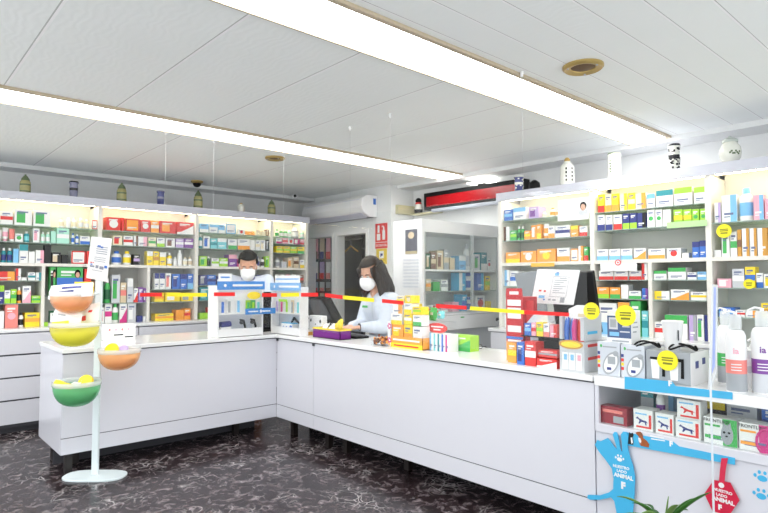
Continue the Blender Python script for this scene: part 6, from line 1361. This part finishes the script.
def hairshell(hp, cut, gx=1.0, lift=.0):
    b = MB(); n, k = 26, 16; vs = []
    rr_ = random.Random(2)
    for i in range(k + 1):
        th = PI * i / k
        for j in range(n):
            a = 2 * PI * j / n; x, y, z = math.sin(th) * math.cos(a), math.sin(th) * math.sin(a), math.cos(th)
            w = 1 + .035 * math.sin(9 * a + 3 * th) * math.sin(th) + rr_.uniform(-.012, .012)
            vs.append(hp(x * .088 * w, -.016 + y * .107 * w, .05 + lift + z * .106 * w))
    fs = []
    for i in range(k):
        for j in range(n):
            th = PI * (i + .5) / k; a = 2 * PI * (j + .5) / n; y, z = math.sin(th) * math.sin(a), math.cos(th)
            if cut(y, z, math.sin(th) * math.cos(a)): fs.append((i * n + j, (i + 1) * n + j, (i + 1) * n + (j + 1) % n, i * n + (j + 1) % n))
    return b.add(vs, fs)
hairshell(hp, lambda y, z, x: (z > .42 and y > -.2) or (y <= .15 and z > -.12) or (y <= -.3 and z > -.62)).build('hair', HAIRB, t, smooth=True, solid=.012)
# ---- the woman
head = at(371.5, 274.5, x=3.58); wf = Vector((-1, .12, 0)); rt = wf.normalized().cross(AZ); sW = 1.12
foot = Vector((head.x, head.y, 0)) - wf * .19
sz = head.z - .185
J = dict(pelvis=foot + AZ * .90 - wf * .03, chest=foot + AZ * (sz - .14) + wf * .07, neck=foot + AZ * sz + wf * .135)
hl = at(350, 324.5, x=3.29); hr_ = at(342, 324, x=3.27)
for k, sd, wr in ((-1, 'L', hl), (1, 'R', hr_)):
    sh = J['neck'] + rt * .185 * k - AZ * .06 - wf * .05
    wr = Vector((wr.x + .11, wr.y - (.03 if k < 0 else -.0), CT + .085)); el = sh.lerp(wr, .52) - AZ * .12 + rt * .06 * k - wf * .06
    J['sh' + sd], J['el' + sd], J['wr' + sd] = sh, el, wr; J['hd' + sd] = (wf - rt * .22 * k - AZ * .12); J['pn' + sd] = Vector((0, 0, -1))
t, hp, Q, f, rt = person('woman with long dark hair, white coat and mask, typing behind the long counter', foot, wf, J, head, wf * 1 + Vector((0, -.25, -.45)), SKINW, HAIRW, sW, True)
coat(t, J, f, rt, sW * .93, .6)
b = hairshell(hp, lambda y, z, x: (z > .45) or (y <= .28 and z > -.25) or (y <= -.2 and z > -1), lift=.004)
rr_ = random.Random(4)
for k in range(34):
    a = -PI * .5 + (k / 33 - .5) * PI * 1.36; ca, sa = math.cos(a), math.sin(a)
    L_ = rr_.uniform(.20, .29); ph = rr_.uniform(0, 6)
    path = []
    for j in range(9):
        q = j / 8; sp = 1 + .42 * q + .05 * math.sin(q * 9 + ph)
        path.append(hp(.084 * ca * sp, -.016 + .098 * sa * sp + .015 * math.sin(q * 7 + ph), .05 - L_ * q + .03 * (1 - q)))
    b.tube(path, [.018, .022, .025, .026, .026, .025, .022, .016, .006], 7)
b.build('hair', HAIRW, t, smooth=True, solid=.006)
hl_ = MB()
c = J['chest'] + f * .165 - rt * .07 + AZ * .03
q = at(366, 306.5, x=c.x); c2 = Vector((c.x - .005, q.y, q.z))
MB().box(c2.x - .012, c2.x - .004, c2.y - .035, c2.y + .035, c2.z - .011, c2.z + .011).build('name_badge', pk('g'), t)
for sd in ('L',):
    w_ = J['wr' + sd]; MB().tube([w_ - J['hd' + sd].normalized() * .0, w_ + J['hd' + sd].normalized() * .022], .036, 14).build('watch', BLACK, t, smooth=True)

# ------------------------------------------------------------------ daylight from the shop front
w = bpy.data.worlds.new('daylight'); S.world = w; w.use_nodes = True
bg = w.node_tree.nodes['Background']; bg.inputs[0].default_value = (.93, .97, 1, 1); bg.inputs[1].default_value = 2.15
S.view_settings.exposure = .02
S.cycles.max_bounces = 10; S.cycles.transparent_max_bounces = 24; S.cycles.sample_clamp_indirect = 6
